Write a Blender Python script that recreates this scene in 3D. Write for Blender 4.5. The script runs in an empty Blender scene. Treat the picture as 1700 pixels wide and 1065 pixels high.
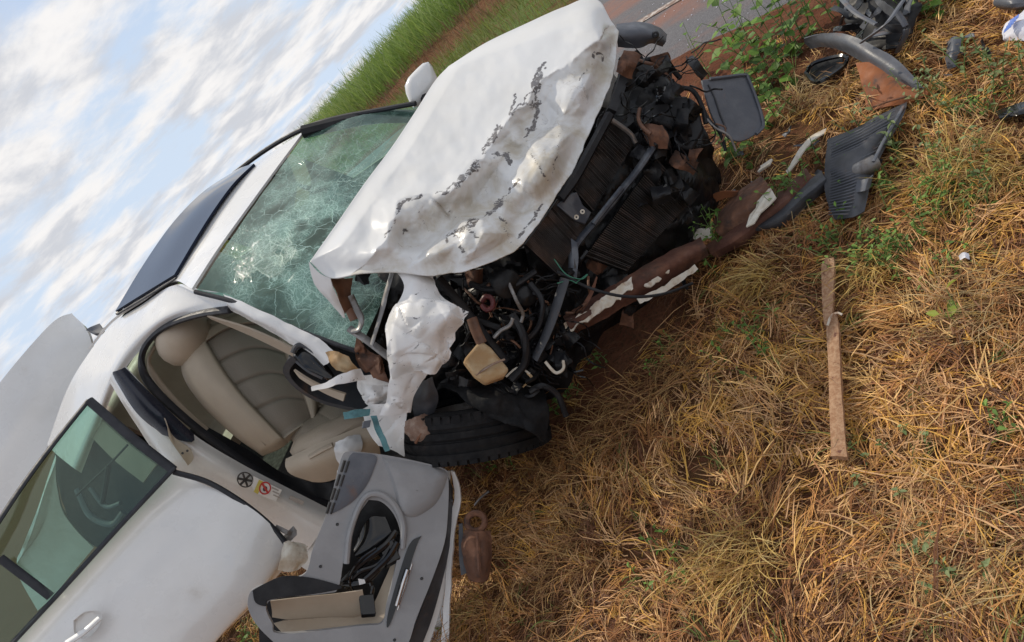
import bpy, bmesh, math, random
import numpy as np
from mathutils import Matrix, Vector

random.seed(7)
rng = np.random.default_rng(11)
scene = bpy.context.scene
COL = scene.collection

# ---------------------------------------------------------------- camera
# world: z up (gravity), x along the wreck's nose, y away from the camera, origin under its front axle
RC = np.array([[0.99617, 0.01155, 0.08667], [0.0, 0.99123, -0.13211], [-0.08744, 0.13161, 0.98744]])   # car -> world
CAM = np.array([2.08019, -2.50664, 1.47972])
CM = np.array([[0.65889, -0.3414, -0.6703], [0.31482, -0.68413, 0.65791], [-0.68319, -0.64452, -0.34329]])  # camera -> world
FPX = 1250.0
cam_data = bpy.data.cameras.new('camera')
cam_data.sensor_width = 36.0
cam_data.lens = FPX / 1700 * 36.0
cam_data.clip_start = 0.05
cam_data.clip_end = 3000
cam = bpy.data.objects.new('camera', cam_data)
COL.objects.link(cam)
m4 = Matrix.Identity(4)
for i in range(3):
    m4[i][0] = CM[i, 0]; m4[i][1] = -CM[i, 1]; m4[i][2] = -CM[i, 2]; m4[i][3] = CAM[i]
cam.matrix_world = m4
scene.camera = cam

# ---------------------------------------------------------------- world and sun
SUN_EL, SUN_AZ = math.radians(52), math.atan2(0.42, -0.90)      # direction towards the sun
sun_dir = Vector((math.cos(SUN_EL) * math.cos(SUN_AZ), math.cos(SUN_EL) * math.sin(SUN_AZ), math.sin(SUN_EL)))
world = bpy.data.worlds.new('World')
scene.world = world
world.use_nodes = True
wn, wl = world.node_tree.nodes, world.node_tree.links
wn.clear()
w_out = wn.new('ShaderNodeOutputWorld')
w_bg = wn.new('ShaderNodeBackground'); w_bg.inputs['Strength'].default_value = 0.10
sky = wn.new('ShaderNodeTexSky'); sky.sky_type = 'NISHITA'; sky.sun_disc = False
sky.sun_elevation = SUN_EL; sky.sun_rotation = math.pi / 2 - SUN_AZ
sky.air_density = 1.0; sky.dust_density = 1.2
tc = wn.new('ShaderNodeTexCoord')
sep = wn.new('ShaderNodeSeparateXYZ'); wl.new(tc.outputs['Generated'], sep.inputs[0])
def wmath(op, a, b=None, clamp=False):
    n = wn.new('ShaderNodeMath'); n.operation = op; n.use_clamp = clamp
    for k, v in enumerate((a, b)):
        if v is None: continue
        if isinstance(v, (int, float)): n.inputs[k].default_value = v
        else: wl.new(v, n.inputs[k])
    return n.outputs[0]
zc = wmath('ADD', wmath('MAXIMUM', sep.outputs[2], 0.0), 0.16)
cx = wmath('DIVIDE', sep.outputs[0], zc); cy = wmath('DIVIDE', sep.outputs[1], zc)
comb = wn.new('ShaderNodeCombineXYZ'); wl.new(cx, comb.inputs[0]); wl.new(cy, comb.inputs[1])
def wnoise(scale, detail, rough, off, dist=0.0):
    mp = wn.new('ShaderNodeMapping'); mp.inputs['Location'].default_value = off
    wl.new(comb.outputs[0], mp.inputs[0])
    n = wn.new('ShaderNodeTexNoise'); n.inputs['Scale'].default_value = scale
    n.inputs['Detail'].default_value = detail; n.inputs['Roughness'].default_value = rough
    n.inputs['Distortion'].default_value = dist
    wl.new(mp.outputs[0], n.inputs['Vector'])
    return n.outputs['Fac']
def wramp(fac, a, b):
    n = wn.new('ShaderNodeMapRange'); n.interpolation_type = 'SMOOTHSTEP'
    n.inputs['From Min'].default_value = a; n.inputs['From Max'].default_value = b
    wl.new(fac, n.inputs['Value']); return n.outputs[0]
def wmix(fac, a, b):
    n = wn.new('ShaderNodeMix'); n.data_type = 'RGBA'
    wl.new(fac, n.inputs['Factor'])
    for k, v in (('A', a), ('B', b)):
        s = [q for q in n.inputs if q.name == k and q.type == 'RGBA'][0]
        if isinstance(v, tuple): s.default_value = v
        else: wl.new(v, s)
    return [q for q in n.outputs if q.type == 'RGBA'][0]
cover = wramp(wnoise(1.4, 9, 0.60, (3.1, 1.7, 0), 0.15), 0.38, 0.55)
shade = wramp(wnoise(2.4, 8, 0.60, (9.3, 4.1, 0.0), 0.2), 0.40, 0.62)
cloud = wmix(shade, (9.5, 9.3, 9.2, 1), (6.4, 6.6, 7.1, 1))
hazy = wmix(wramp(sep.outputs[2], 0.35, 0.0), sky.outputs[0], (7.2, 8.2, 9.3, 1))
blue = wmix(wmath('ADD', 0.55, 0.0), hazy, (5.8, 7.1, 9.2, 1))
wl.new(wmix(cover, blue, cloud), w_bg.inputs['Color'])
wl.new(w_bg.outputs[0], w_out.inputs['Surface'])

sun_l = bpy.data.lights.new('sun', 'SUN')
sun_l.energy = 2.7; sun_l.angle = math.radians(0.8); sun_l.color = (1.0, 0.90, 0.74)
sun = bpy.data.objects.new('sun', sun_l); COL.objects.link(sun)
sun.rotation_euler = sun_dir.to_track_quat('Z', 'Y').to_euler()
sun.location = (-6, 4, 8)

scene.view_settings.view_transform = 'Standard'
scene.view_settings.look = 'None'
scene.view_settings.exposure = 0.0
scene.view_settings.gamma = 1.0
scene.view_settings.use_curve_mapping = False
scene.cycles.max_bounces = 8
scene.cycles.transparent_max_bounces = 12

# ---------------------------------------------------------------- geometry helpers
def ray(px, py):
    return CM @ np.array([(px - 850) / FPX, (py - 532.5) / FPX, 1.0])
def Wd(px, py, s):                       # world point on a sight line at depth s
    return CAM + s * ray(px, py)
def Dc(px, py, s):                       # the same in the wreck's own frame
    return RC.T @ Wd(px, py, s)
def dplane(a, b, c):                     # depth of the plane through three (px, py, depth)
    A = np.array([[q[0], q[1], 1.0] for q in (a, b, c)])
    k = np.linalg.solve(A, np.array([1.0 / q[2] for q in (a, b, c)]))
    return lambda x, y: 1.0 / (k[0] * x + k[1] * y + k[2])

_H = rng.random(4096)
def vnoise(P):
    P = np.asarray(P, float); i = np.floor(P).astype(int); f = P - i; f = f * f * (3 - 2 * f)
    def h(a, b, c): return _H[(a * 73 + b * 157 + c * 311 + (a * b) % 97 + (b * c) % 61) % 4096]
    x, y, z = i[..., 0], i[..., 1], i[..., 2]; fx, fy, fz = f[..., 0], f[..., 1], f[..., 2]
    r = 0
    for dx in (0, 1):
        for dy in (0, 1):
            for dz in (0, 1):
                w = (fx if dx else 1 - fx) * (fy if dy else 1 - fy) * (fz if dz else 1 - fz)
                r = r + w * h(x + dx, y + dy, z + dz)
    return r * 2 - 1
def fbm(P, o=4, g=0.5, ridged=False):
    P = np.asarray(P, float); r = 0; a = 1.0; t = 0
    for k in range(o):
        n = vnoise(P * (2.03 ** k) + 13.7 * k)
        if ridged: n = 1 - 2 * np.abs(n)
        r = r + a * n; t += a; a *= g
    return r / t
_FR = np.random.default_rng(5)
_FD = _FR.normal(size=(7, 3)); _FD /= np.linalg.norm(_FD, axis=1, keepdims=True); _FP = _FR.random(7) * 9; _FF = np.array([1.0, 1.3, 0.8, 1.9, 2.4, 1.6, 2.9]); _FA = np.array([1, .9, 1, .55, .4, .6, .3])
def fold(P, warp=0.35, k=4):
    """origami-like creases: flat facets meeting in sharp folds"""
    P = np.asarray(P, float)
    Q = P + warp * np.stack([fbm(P * .8, 2), fbm(P * .8 + 17, 2), fbm(P * .8 + 41, 2)], -1)
    r = 0
    for d, p, f, a in list(zip(_FD, _FP, _FF, _FA))[:k]:
        t = (Q @ d) * f + p; r = r + a * (np.abs((t % 2) - 1) * 2 - 1)
    return r / _FA[:k].sum() * 1.5
def facet(px, py, sp, seed=0, jit=.42):
    """piecewise-linear random field over a jittered triangle net: flat facets, sharp creases"""
    g = np.random.default_rng(int(seed * 10) + 3); sh = px.shape; x = px.ravel() / sp; y = py.ravel() / sp
    x0, y0 = math.floor(x.min()) - 1, math.floor(y.min()) - 1; nx, ny = int(x.max() - x0) + 3, int(y.max() - y0) + 3
    vx = x0 + np.arange(nx)[:, None] + jit * g.uniform(-1, 1, (nx, ny)); vy = y0 + np.arange(ny)[None] + jit * g.uniform(-1, 1, (nx, ny)); h = g.uniform(-1, 1, (nx, ny))
    out = np.zeros(len(x))
    for i in range(nx - 1):
        m0 = np.nonzero((x > x0 + i - 1) & (x < x0 + i + 2))[0]
        if not len(m0): continue
        for j in range(ny - 1):
            m = m0[(y[m0] > y0 + j - 1) & (y[m0] < y0 + j + 2)]
            if not len(m): continue
            q = [(i, j), (i + 1, j), (i + 1, j + 1), (i, j + 1)]
            tr = ((0, 1, 2), (0, 2, 3)) if (i + j) % 2 else ((0, 1, 3), (1, 2, 3))
            for t_ in tr:
                (ax, ay, ah), (bx, by, bh), (cx_, cy_, ch) = [(vx[q[k]], vy[q[k]], h[q[k]]) for k in t_]
                D = (by - cy_) * (ax - cx_) + (cx_ - bx) * (ay - cy_)
                if abs(D) < 1e-9: continue
                l1 = ((by - cy_) * (x[m] - cx_) + (cx_ - bx) * (y[m] - cy_)) / D; l2 = ((cy_ - ay) * (x[m] - cx_) + (ax - cx_) * (y[m] - cy_)) / D; l3 = 1 - l1 - l2
                k = (l1 >= -1e-6) & (l2 >= -1e-6) & (l3 >= -1e-6); out[m[k]] = (l1 * ah + l2 * bh + l3 * ch)[k]
    return out.reshape(sh)
def sstep(x, a, b):
    t = np.clip((x - a) / (b - a), 0, 1); return t * t * (3 - 2 * t)

RDN = np.array([0.18626, 0.98244]); RDD = np.array([-0.98244, 0.18626])      # across / along the road
def sclip(v, a, b, k=0.35):
    v = np.asarray(v, float)
    lo = a + k * np.logaddexp(0, (v - a) / k)
    return b - k * np.logaddexp(0, (b - lo) / k)
def ground(x, y):
    x = np.asarray(x, float); y = np.asarray(y, float)
    u = x * RDN[0] + y * RDN[1]
    h = -0.0878 * sclip(x, -4.5, 3.5, 0.6) + 0.134 * sclip(y, -2.2, 1.9, 0.15)
    bank = sstep(u, 8.0, 12.0) * 0.42
    P = np.stack([x * 1.7, y * 1.7, 0 * x], -1)
    near = 1 - sstep(u, 1.2, 1.8)
    return h + bank + near * (0.022 * fbm(P, 3) + 0.014 * fbm(P * 3.1 + 4, 2)) + sstep(u, 5.2, 7) * 0.08 * fbm(P * 0.4, 3)
def G(px, py, h=0.0):                    # where a sight line meets the ground (raised by h)
    d = ray(px, py); s0, s1 = 0.5, 60.0
    ss = np.concatenate([np.linspace(0.6, 6, 40), np.linspace(6.3, 60, 120)])
    Q = CAM[None] + ss[:, None] * d[None]
    k = int(np.argmax(Q[:, 2] < ground(Q[:, 0], Q[:, 1]) + h)); s1 = ss[k]; s0 = ss[max(k - 1, 0)]
    for _ in range(13):
        s = (s0 + s1) / 2; P = CAM + s * d
        if P[2] < ground(P[0], P[1]) + h: s1 = s
        else: s0 = s
    return CAM + s1 * d

class MB:
    """collects shapes; build() links them as one mesh object"""
    def __init__(s): s.v = []; s.f = []; s.c = None; s.n = 0
    def add(s, V, F):
        o = s.n; V = [tuple(map(float, q)) for q in V]
        s.v += V; s.f += [tuple(i + o for i in q) for q in F]; s.n += len(V); return s
    def grid(s, A, thick=0.0, flip=False):
        A = np.asarray(A, float); nu, nv = A.shape[:2]
        F = [(i * nv + j, i * nv + j + 1, (i + 1) * nv + j + 1, (i + 1) * nv + j) for i in range(nu - 1) for j in range(nv - 1)]
        V = A.reshape(-1, 3)
        if thick:
            du = np.gradient(A, axis=0); dv = np.gradient(A, axis=1); N = np.cross(du, dv)
            N /= np.linalg.norm(N, axis=-1, keepdims=True) + 1e-12
            c = np.mean(V, 0); k = nu * nv
            if flip: N = -N
            B = (A + N * thick).reshape(-1, 3)
            F2 = [tuple(reversed([i + k for i in q])) for q in F]
            E = []
            b = [j for j in range(nv)] + [i * nv + nv - 1 for i in range(1, nu)] + [(nu - 1) * nv + j for j in range(nv - 2, -1, -1)] + [i * nv for i in range(nu - 2, 0, -1)]
            for a_, b_ in zip(b, b[1:] + b[:1]): E.append((b_, a_, a_ + k, b_ + k))
            V = np.concatenate([V, B]); F = F + F2 + E
        return s.add(V, F)
    def tube(s, path, r, n=8, flat=1.0, cap=True, fx=None):
        P = np.asarray(path, float); m = len(P)
        R = np.broadcast_to(np.asarray(r, float), (m,))
        T = np.gradient(P, axis=0); T /= np.linalg.norm(T, axis=1, keepdims=True) + 1e-12
        up = np.array(fx if fx is not None else (0.31, 0.22, 0.93)); V = []
        for i in range(m):
            a = np.cross(T[i], up); a /= np.linalg.norm(a) + 1e-12; b = np.cross(T[i], a)
            for k in range(n):
                t = 2 * math.pi * k / n
                V.append(P[i] + R[i] * (math.cos(t) * a + flat * math.sin(t) * b))
        F = [(i * n + k, i * n + (k + 1) % n, (i + 1) * n + (k + 1) % n, (i + 1) * n + k) for i in range(m - 1) for k in range(n)]
        if cap: F += [tuple(range(n - 1, -1, -1)), tuple((m - 1) * n + k for k in range(n))]
        return s.add(V, F)
    def box(s, c, ax, ay, az):
        c, ax, ay, az = (np.asarray(q, float) for q in (c, ax, ay, az))
        V = [c + i * ax + j * ay + k * az for i in (-.5, .5) for j in (-.5, .5) for k in (-.5, .5)]
        return s.add(V, [(0, 1, 3, 2), (4, 6, 7, 5), (0, 4, 5, 1), (2, 3, 7, 6), (0, 2, 6, 4), (1, 5, 7, 3)])
    def prism(s, pts, off):
        P = np.asarray(pts, float); n = len(P); off = np.asarray(off, float)
        V = np.concatenate([P, P + off])
        F = [tuple(range(n)), tuple(range(2 * n - 1, n - 1, -1))] + [(i, i + n, (i + 1) % n + n, (i + 1) % n) for i in range(n)]
        return s.add(V, F)
    def lathe(s, prof, c, axis, n=24, ref=None):
        axis = np.asarray(axis, float); axis = axis / np.linalg.norm(axis); c = np.asarray(c, float)
        a = np.cross(axis, ref if ref is not None else (0.3, 0.9, 0.2)); a /= np.linalg.norm(a); b = np.cross(axis, a)
        V = []; m = len(prof)
        for (r, z) in prof:
            for k in range(n):
                t = 2 * math.pi * k / n; V.append(c + axis * z + r * (math.cos(t) * a + math.sin(t) * b))
        F = [(i * n + k, i * n + (k + 1) % n, (i + 1) * n + (k + 1) % n, (i + 1) * n + k) for i in range(m - 1) for k in range(n)]
        return s.add(V, F)
    def build(s, name, mat, parent=None, label=None, cat=None, group=None, kind=None, smooth=True, bevel=0, colors=None, angle=40, base=None, subsurf=0):
        V = np.array(s.v, float)
        loc = np.zeros(3)
        if parent is None:
            loc = np.array([V[:, 0].mean(), V[:, 1].mean(), V[:, 2].min()]) if base is None else np.asarray(base, float)
        elif parent.get('_base') is not None:
            V = V - np.array(parent['_base'])
        V = V - loc
        me = bpy.data.meshes.new(name)
        me.from_pydata(V.tolist(), [], s.f)
        if colors is not None:
            at = me.color_attributes.new('Col', 'FLOAT_COLOR', 'POINT')
            c = np.asarray(colors, float)
            if c.shape[1] == 3: c = np.concatenate([c, np.ones((len(c), 1))], 1)
            at.data.foreach_set('color', c.ravel())
        bm = bmesh.new(); bm.from_mesh(me)
        if len(bm.faces) < 60000: bmesh.ops.recalc_face_normals(bm, faces=bm.faces)
        bm.to_mesh(me); bm.free()
        me.materials.append(mat)
        if smooth:
            me.polygons.foreach_set('use_smooth', [True] * len(me.polygons))
            me.set_sharp_from_angle(angle=math.radians(angle))
        o = bpy.data.objects.new(name, me); COL.objects.link(o)
        o.location = loc
        if parent is not None:
            o.parent = parent
            if parent.get('_base') is not None: o['_base'] = list(parent['_base'])
        if bevel:
            b = o.modifiers.new('bevel', 'BEVEL'); b.width = bevel; b.segments = 2; b.limit_method = 'ANGLE'; b.angle_limit = math.radians(40)
        if subsurf:
            q = o.modifiers.new('sub', 'SUBSURF'); q.levels = subsurf; q.render_levels = subsurf
        tag(o, label, cat, group, kind)
        return o
def tag(o, label=None, cat=None, group=None, kind=None):
    if label: o['label'] = label
    if cat: o['category'] = cat
    if group: o['group'] = group
    if kind: o['kind'] = kind
def empty(name, loc, label, cat, group=None):
    o = bpy.data.objects.new(name, None); COL.objects.link(o); o.location = loc; o.empty_display_size = 0.1
    o['_base'] = [float(q) for q in loc]
    tag(o, label, cat, group); return o

def crom(P, n):                          # Catmull-Rom resampling along axis 0
    P = np.asarray(P, float); m = len(P)
    if m == 2:
        t = np.linspace(0, 1, n).reshape((-1,) + (1,) * (P.ndim - 1)); return P[0] * (1 - t) + P[1] * t
    E = np.concatenate([2 * P[:1] - P[1:2], P, 2 * P[-1:] - P[-2:-1]])
    t = np.linspace(0, m - 1 - 1e-9, n); i = t.astype(int); f = (t - i).reshape((-1,) + (1,) * (P.ndim - 1))
    a, b, c, d = E[i], E[i + 1], E[i + 2], E[i + 3]
    return 0.5 * (2 * b + (c - a) * f + (2 * a - 5 * b + 4 * c - d) * f * f + (3 * b - a - 3 * c + d) * f ** 3)
def surf(C, nu, nv):                     # control grid of points -> fine grid
    A = crom(np.asarray(C, float), nu)
    return np.swapaxes(crom(np.swapaxes(A, 0, 1), nv), 0, 1)
def pts(L, fn=Dc): return np.array([fn(*q) for q in L])
def pgrid(C, nu, nv, fn=Dc):             # control grid of (px, py, depth) -> points
    A = surf(C, nu, nv); return A, proj_grid(A, fn)
def proj_grid(A, fn=Dc):
    Q = np.stack([(A[..., 0] - 850) / FPX, (A[..., 1] - 532.5) / FPX, np.ones(A.shape[:2])], -1) * A[..., 2:3]
    W_ = Q @ CM.T + CAM
    return W_ if fn is Wd else W_ @ RC
def wob(A, amp, sc, o=3, seed=0.0, ridged=False):
    A = np.asarray(A, float); P = A * sc + seed
    if ridged: return A + amp * np.stack([fold(P, .25, 3), fold(P + 31.3, .25, 3), fold(P + 77.7, .25, 3)], -1)
    return A + amp * np.stack([fbm(P, o, ridged=ridged), fbm(P + 31.3, o, ridged=ridged), fbm(P + 77.7, o, ridged=ridged)], -1)
def hose(mb, L, r, fn=Dc, n=24, sides=8, flat=1.0):
    return mb.tube(crom(pts(L, fn), n), r, sides, flat)
def outline(L, n=0, closed=True):        # smooth a pixel outline
    if not n: return L
    P = np.array(L, float)
    Q = crom(np.concatenate([P, P[:1]]), n + 1)[:-1] if closed else crom(P, n)
    return [tuple(q) for q in Q]
def slab(L, dep, thick, fn=Dc, mb=None, n=0):
    """a plate with the given outline on a depth plane, thickness away from the viewer along its normal"""
    L = outline(L, n)
    P = np.array([fn(q[0], q[1], dep(q[0], q[1])) for q in L])
    c = P.mean(0); N = np.zeros(3)
    for a, b in zip(P, np.roll(P, -1, 0)): N += np.cross(a - c, b - c)
    N /= np.linalg.norm(N) + 1e-12
    eye = CAM if fn is Wd else RC.T @ CAM
    if N @ (eye - c) > 0: N = -N
    return (mb or MB()).prism(P, N * thick)

# ---------------------------------------------------------------- materials
class NT:
    def __init__(s, name):
        s.m = bpy.data.materials.new(name); s.m.use_nodes = True
        s.t = s.m.node_tree; s.t.nodes.clear()
        s.out = s.t.nodes.new('ShaderNodeOutputMaterial'); s.co = None
    def node(s, k, **kw):
        n = s.t.nodes.new(k)
        for a, v in kw.items(): setattr(n, a, v)
        return n
    def link(s, a, b): s.t.links.new(a, b)
    def put(s, sock, v):
        if isinstance(v, bpy.types.NodeSocket): s.link(v, sock)
        elif isinstance(v, (tuple, list)) and len(v) == 3 and sock.type == 'RGBA': sock.default_value = (*v, 1)
        else: sock.default_value = v
    def obj(s):
        if s.co is None: s.co = s.node('ShaderNodeTexCoord').outputs['Object']
        return s.co
    def noise(s, scale, detail=4, rough=0.55, dist=0.0, vec=None, stretch=None):
        v = vec or s.obj()
        if stretch:
            mp = s.node('ShaderNodeMapping'); mp.inputs['Scale'].default_value = stretch; s.link(v, mp.inputs[0]); v = mp.outputs[0]
        n = s.node('ShaderNodeTexNoise'); s.link(v, n.inputs['Vector'])
        for k, q in (('Scale', scale), ('Detail', detail), ('Roughness', rough), ('Distortion', dist)): n.inputs[k].default_value = q
        return n.outputs['Fac']
    def vor(s, scale, feature='DISTANCE_TO_EDGE', vec=None, rnd=1.0):
        n = s.node('ShaderNodeTexVoronoi', feature=feature); s.link(vec or s.obj(), n.inputs['Vector'])
        n.inputs['Scale'].default_value = scale; n.inputs['Randomness'].default_value = rnd
        return n.outputs[0]
    def rng(s, v, a, b, c=0.0, d=1.0, smooth=True):
        n = s.node('ShaderNodeMapRange'); n.interpolation_type = 'SMOOTHSTEP' if smooth else 'LINEAR'
        s.link(v, n.inputs['Value'])
        for k, q in zip(('From Min', 'From Max', 'To Min', 'To Max'), (a, b, c, d)): n.inputs[k].default_value = q
        return n.outputs[0]
    def mix(s, f, a, b, mode='MIX'):
        n = s.node('ShaderNodeMix', data_type='RGBA', blend_type=mode)
        s.put(n.inputs['Factor'], f)
        ia = [q for q in n.inputs if q.type == 'RGBA']; s.put(ia[0], a); s.put(ia[1], b)
        return [q for q in n.outputs if q.type == 'RGBA'][0]
    def math(s, op, a, b=0.0):
        n = s.node('ShaderNodeMath', operation=op); s.put(n.inputs[0], a); s.put(n.inputs[1], b); return n.outputs[0]
    def attr(s, name='Col'):
        n = s.node('ShaderNodeVertexColor'); n.layer_name = name; return n.outputs['Color']
    def bump(s, h, strength=0.3, dist=0.01):
        n = s.node('ShaderNodeBump'); s.link(h, n.inputs['Height']); n.inputs['Strength'].default_value = strength; n.inputs['Distance'].default_value = dist
        return n.outputs[0]
    def bsdf(s, **kw):
        n = s.node('ShaderNodeBsdfPrincipled')
        for k, v in kw.items(): s.put(n.inputs[k.replace('_', ' ')], v)
        return n
    def done(s, sh):
        s.link(sh.outputs[0] if hasattr(sh, 'outputs') else sh, s.out.inputs['Surface']); return s.m

def dirty(name, c1, c2, scale=6, rough=0.6, metal=0.0, coat=0.0, a=0.42, b=0.68, bump=0.15, bscale=60, dirt=None, dscale=3.0, da=0.5, db=0.7, rough2=None, spec=0.5):
    t = NT(name)
    col = t.mix(t.rng(t.noise(scale, 6, 0.6), a, b), c1, c2)
    r = t.rng(t.noise(scale * 2.3, 4), 0.3, 0.7, rough * 0.8, min(1, rough * 1.2))
    if dirt:
        f = t.rng(t.noise(dscale, 7, 0.65, 0.4), da, db)
        col = t.mix(f, col, dirt); r = t.mix(f, r, (0.9, 0.9, 0.9))
    sh = t.bsdf(Base_Color=col, Roughness=r, Metallic=metal, Coat_Weight=coat, Coat_Roughness=0.08, Specular_IOR_Level=spec)
    if bump: t.link(t.bump(t.noise(bscale, 4), bump, 0.004), sh.inputs['Normal'])
    return t.done(sh)

SOIL = (0.20, 0.085, 0.045)
M = {}
M['paint'] = dirty('white_car_paint', (0.77, 0.765, 0.75), (0.72, 0.71, 0.69), 3, 0.28, 0, 1.0, bump=0.03, bscale=25, dirt=(0.42, 0.36, 0.29), dscale=2.2, da=0.62, db=0.9)
M['paint_grey'] = M['paint']
t = NT('torn_white_sheet_metal')
col = t.mix(t.rng(t.noise(7, 6), .42, .68), (0.72, 0.71, 0.70), (0.64, 0.62, 0.59))
col = t.mix(t.rng(t.noise(9, 7, .65, .4), .64, .78), col, (0.30, 0.25, 0.20))
col = t.mix(t.rng(t.noise(16, 8, .75, 2.0, stretch=(.5, 1, 1.6)), .60, .65), col, (0.055, 0.05, 0.05))
sh = t.bsdf(Base_Color=col, Roughness=.4, Coat_Weight=.4, Coat_Roughness=.1); t.link(t.bump(t.noise(30, 5), .15, .005), sh.inputs['Normal']); M['torn_paint'] = t.done(sh)
M['black_plastic'] = dirty('black_plastic', (0.010, 0.010, 0.012), (0.022, 0.022, 0.024), 9, 0.5, spec=.3, dirt=(0.10, 0.06, 0.04), dscale=6, da=0.6, db=0.85)
M['rubber_seal'] = dirty('black_rubber', (0.012, 0.013, 0.018), (0.02, 0.02, 0.026), 10, 0.55)
M['navy'] = dirty('dark_pillar_cover', (0.013, 0.016, 0.03), (0.02, 0.022, 0.036), 8, 0.3)
M['grey_plastic'] = dirty('grey_moulded_plastic', (0.26, 0.26, 0.265), (0.30, 0.30, 0.305), 8, 0.5, bump=0.25, bscale=500)
M['dark_grey_plastic'] = dirty('charcoal_plastic', (0.040, 0.042, 0.048), (0.065, 0.067, 0.075), 9, 0.5, bump=0.25, bscale=300, dirt=(0.15, 0.09, 0.06), dscale=7, da=0.58, db=0.8)
M['slate_plastic'] = dirty('slate_grey_plastic', (0.085, 0.092, 0.11), (0.12, 0.127, 0.145), 9, 0.45, bump=0.2, bscale=120, dirt=(0.19, 0.10, 0.06), dscale=7, da=0.55, db=0.8)
M['oily'] = dirty('oily_black_metal', (0.006, 0.006, 0.007), (0.018, 0.017, 0.017), 14, 0.42, 0.0, spec=.3, bump=0.6, bscale=40, dirt=(0.075, 0.04, 0.025), dscale=8, da=0.58, db=0.8)
M['fin'] = dirty('dark_radiator_fins', (0.020, 0.016, 0.014), (0.075, 0.046, 0.034), 10, 0.5, 0.3, dirt=(0.015, 0.014, 0.014), dscale=5, da=0.4, db=0.65)  # near-black brown with darker noise blotches
M['steel'] = dirty('scraped_blue_grey_steel', (0.055, 0.062, 0.078), (0.13, 0.14, 0.155), 12, 0.45, 0.5, dirt=(0.09, 0.055, 0.04), dscale=8, da=0.55, db=0.75)
M['alu'] = dirty('dull_aluminium', (0.20, 0.19, 0.185), (0.33, 0.32, 0.31), 15, 0.45, 0.6, dirt=(0.13, 0.09, 0.06), dscale=9)
M['rust'] = dirty('rusted_steel', (0.12, 0.055, 0.032), (0.22, 0.10, 0.055), 14, 0.8, 0.1, bump=0.5, bscale=70, dirt=(0.05, 0.035, 0.03), dscale=8)
M['rusty_beam'] = dirty('red_brown_splintered_beam', (0.085, 0.032, 0.02), (0.16, 0.07, 0.042), 9, 0.85, 0, bump=0.6, bscale=50, dirt=(0.05, 0.03, 0.022), dscale=5)
M['foam'] = dirty('dirty_white_foam', (0.62, 0.58, 0.50), (0.48, 0.40, 0.30), 12, 0.9, bump=0.6, bscale=60, dirt=(0.25, 0.13, 0.07), dscale=10, da=0.52, db=0.7)
M['orange'] = dirty('orange_mud_on_plastic', (0.29, 0.10, 0.036), (0.20, 0.075, 0.035), 8, 0.85, bump=0.4, bscale=60, dirt=(0.07, 0.055, 0.05), dscale=7, da=0.55, db=0.7)
M['tan'] = dirty('tan_dusty_plastic', (0.40, 0.25, 0.12), (0.50, 0.38, 0.23), 14, 0.8, bump=0.6, bscale=50, dirt=(0.2, 0.12, 0.07), dscale=12, da=0.55)
M['beige'] = dirty('beige_trim', (0.46, 0.38, 0.29), (0.42, 0.345, 0.26), 5, 0.6, bump=0.2, bscale=250)
t = NT('beige_leather_backrest')
col = t.mix(t.rng(t.noise(5, 4), .35, .65), t.attr(), t.mix(0.12, t.attr(), (0.1, 0.08, 0.06)))
sh = t.bsdf(Base_Color=col, Roughness=0.5); t.link(t.bump(t.noise(180, 4), .35, .004), sh.inputs['Normal']); M['backrest'] = t.done(sh)
M['seat'] = dirty('beige_leather', (0.40, 0.325, 0.245), (0.34, 0.275, 0.205), 5, 0.5, bump=0.35, bscale=180)
M['seat_insert'] = dirty('grey_beige_leather', (0.27, 0.222, 0.17), (0.235, 0.195, 0.15), 5, 0.55, bump=0.4, bscale=220)
M['carpet'] = dirty('dark_interior', (0.03, 0.028, 0.026), (0.05, 0.045, 0.04), 20, 0.95)
M['tyre'] = dirty('tyre_rubber', (0.010, 0.010, 0.011), (0.018, 0.017, 0.017), 12, 0.8, spec=.2, bump=0.4, bscale=90, dirt=(0.09, 0.06, 0.042), dscale=5, da=0.62, db=0.85)
M['mud'] = dirty('caked_mud_metal', (0.20, 0.12, 0.085), (0.32, 0.24, 0.19), 18, 0.9, bump=0.8, bscale=60)
M['plank'] = None
M['chrome'] = dirty('chrome', (0.62, 0.62, 0.63), (0.55, 0.55, 0.56), 10, 0.12, 1.0, bump=0)
M['gloss_black'] = dirty('gloss_black', (0.006, 0.006, 0.007), (0.01, 0.01, 0.01), 10, 0.12, bump=0)
M['teal'] = dirty('torn_teal_webbing', (0.09, 0.22, 0.24), (0.03, 0.09, 0.10), 18, 0.7)
M['white_bits'] = dirty('white_scrap', (0.72, 0.73, 0.80), (0.6, 0.6, 0.68), 20, 0.7)
M['white_film'] = dirty('white_plastic_film', (0.60, 0.59, 0.58), (0.7, 0.69, 0.68), 20, 0.45)
M['copper'] = dirty('brown_hose', (0.17, 0.08, 0.045), (0.10, 0.05, 0.03), 20, 0.6)
M['red_rubber'] = dirty('dull_red_rubber', (0.10, 0.018, 0.02), (0.07, 0.015, 0.015), 20, 0.5)
M['green_wire'] = dirty('green_wire', (0.03, 0.16, 0.10), (0.02, 0.12, 0.07), 20, 0.5)
M['print_yellow'] = dirty('yellow_print', (0.60, 0.50, 0.10), (0.62, 0.54, 0.14), 20, 0.6, bump=0)
M['print_white'] = dirty('white_sticker', (0.78, 0.78, 0.77), (0.74, 0.74, 0.73), 20, 0.5, bump=0)
M['print_red'] = dirty('red_print', (0.55, 0.03, 0.03), (0.5, 0.04, 0.04), 20, 0.5, bump=0)
M['print_black'] = dirty('black_print', (0.03, 0.03, 0.03), (0.05, 0.05, 0.05), 20, 0.5, bump=0)
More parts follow.
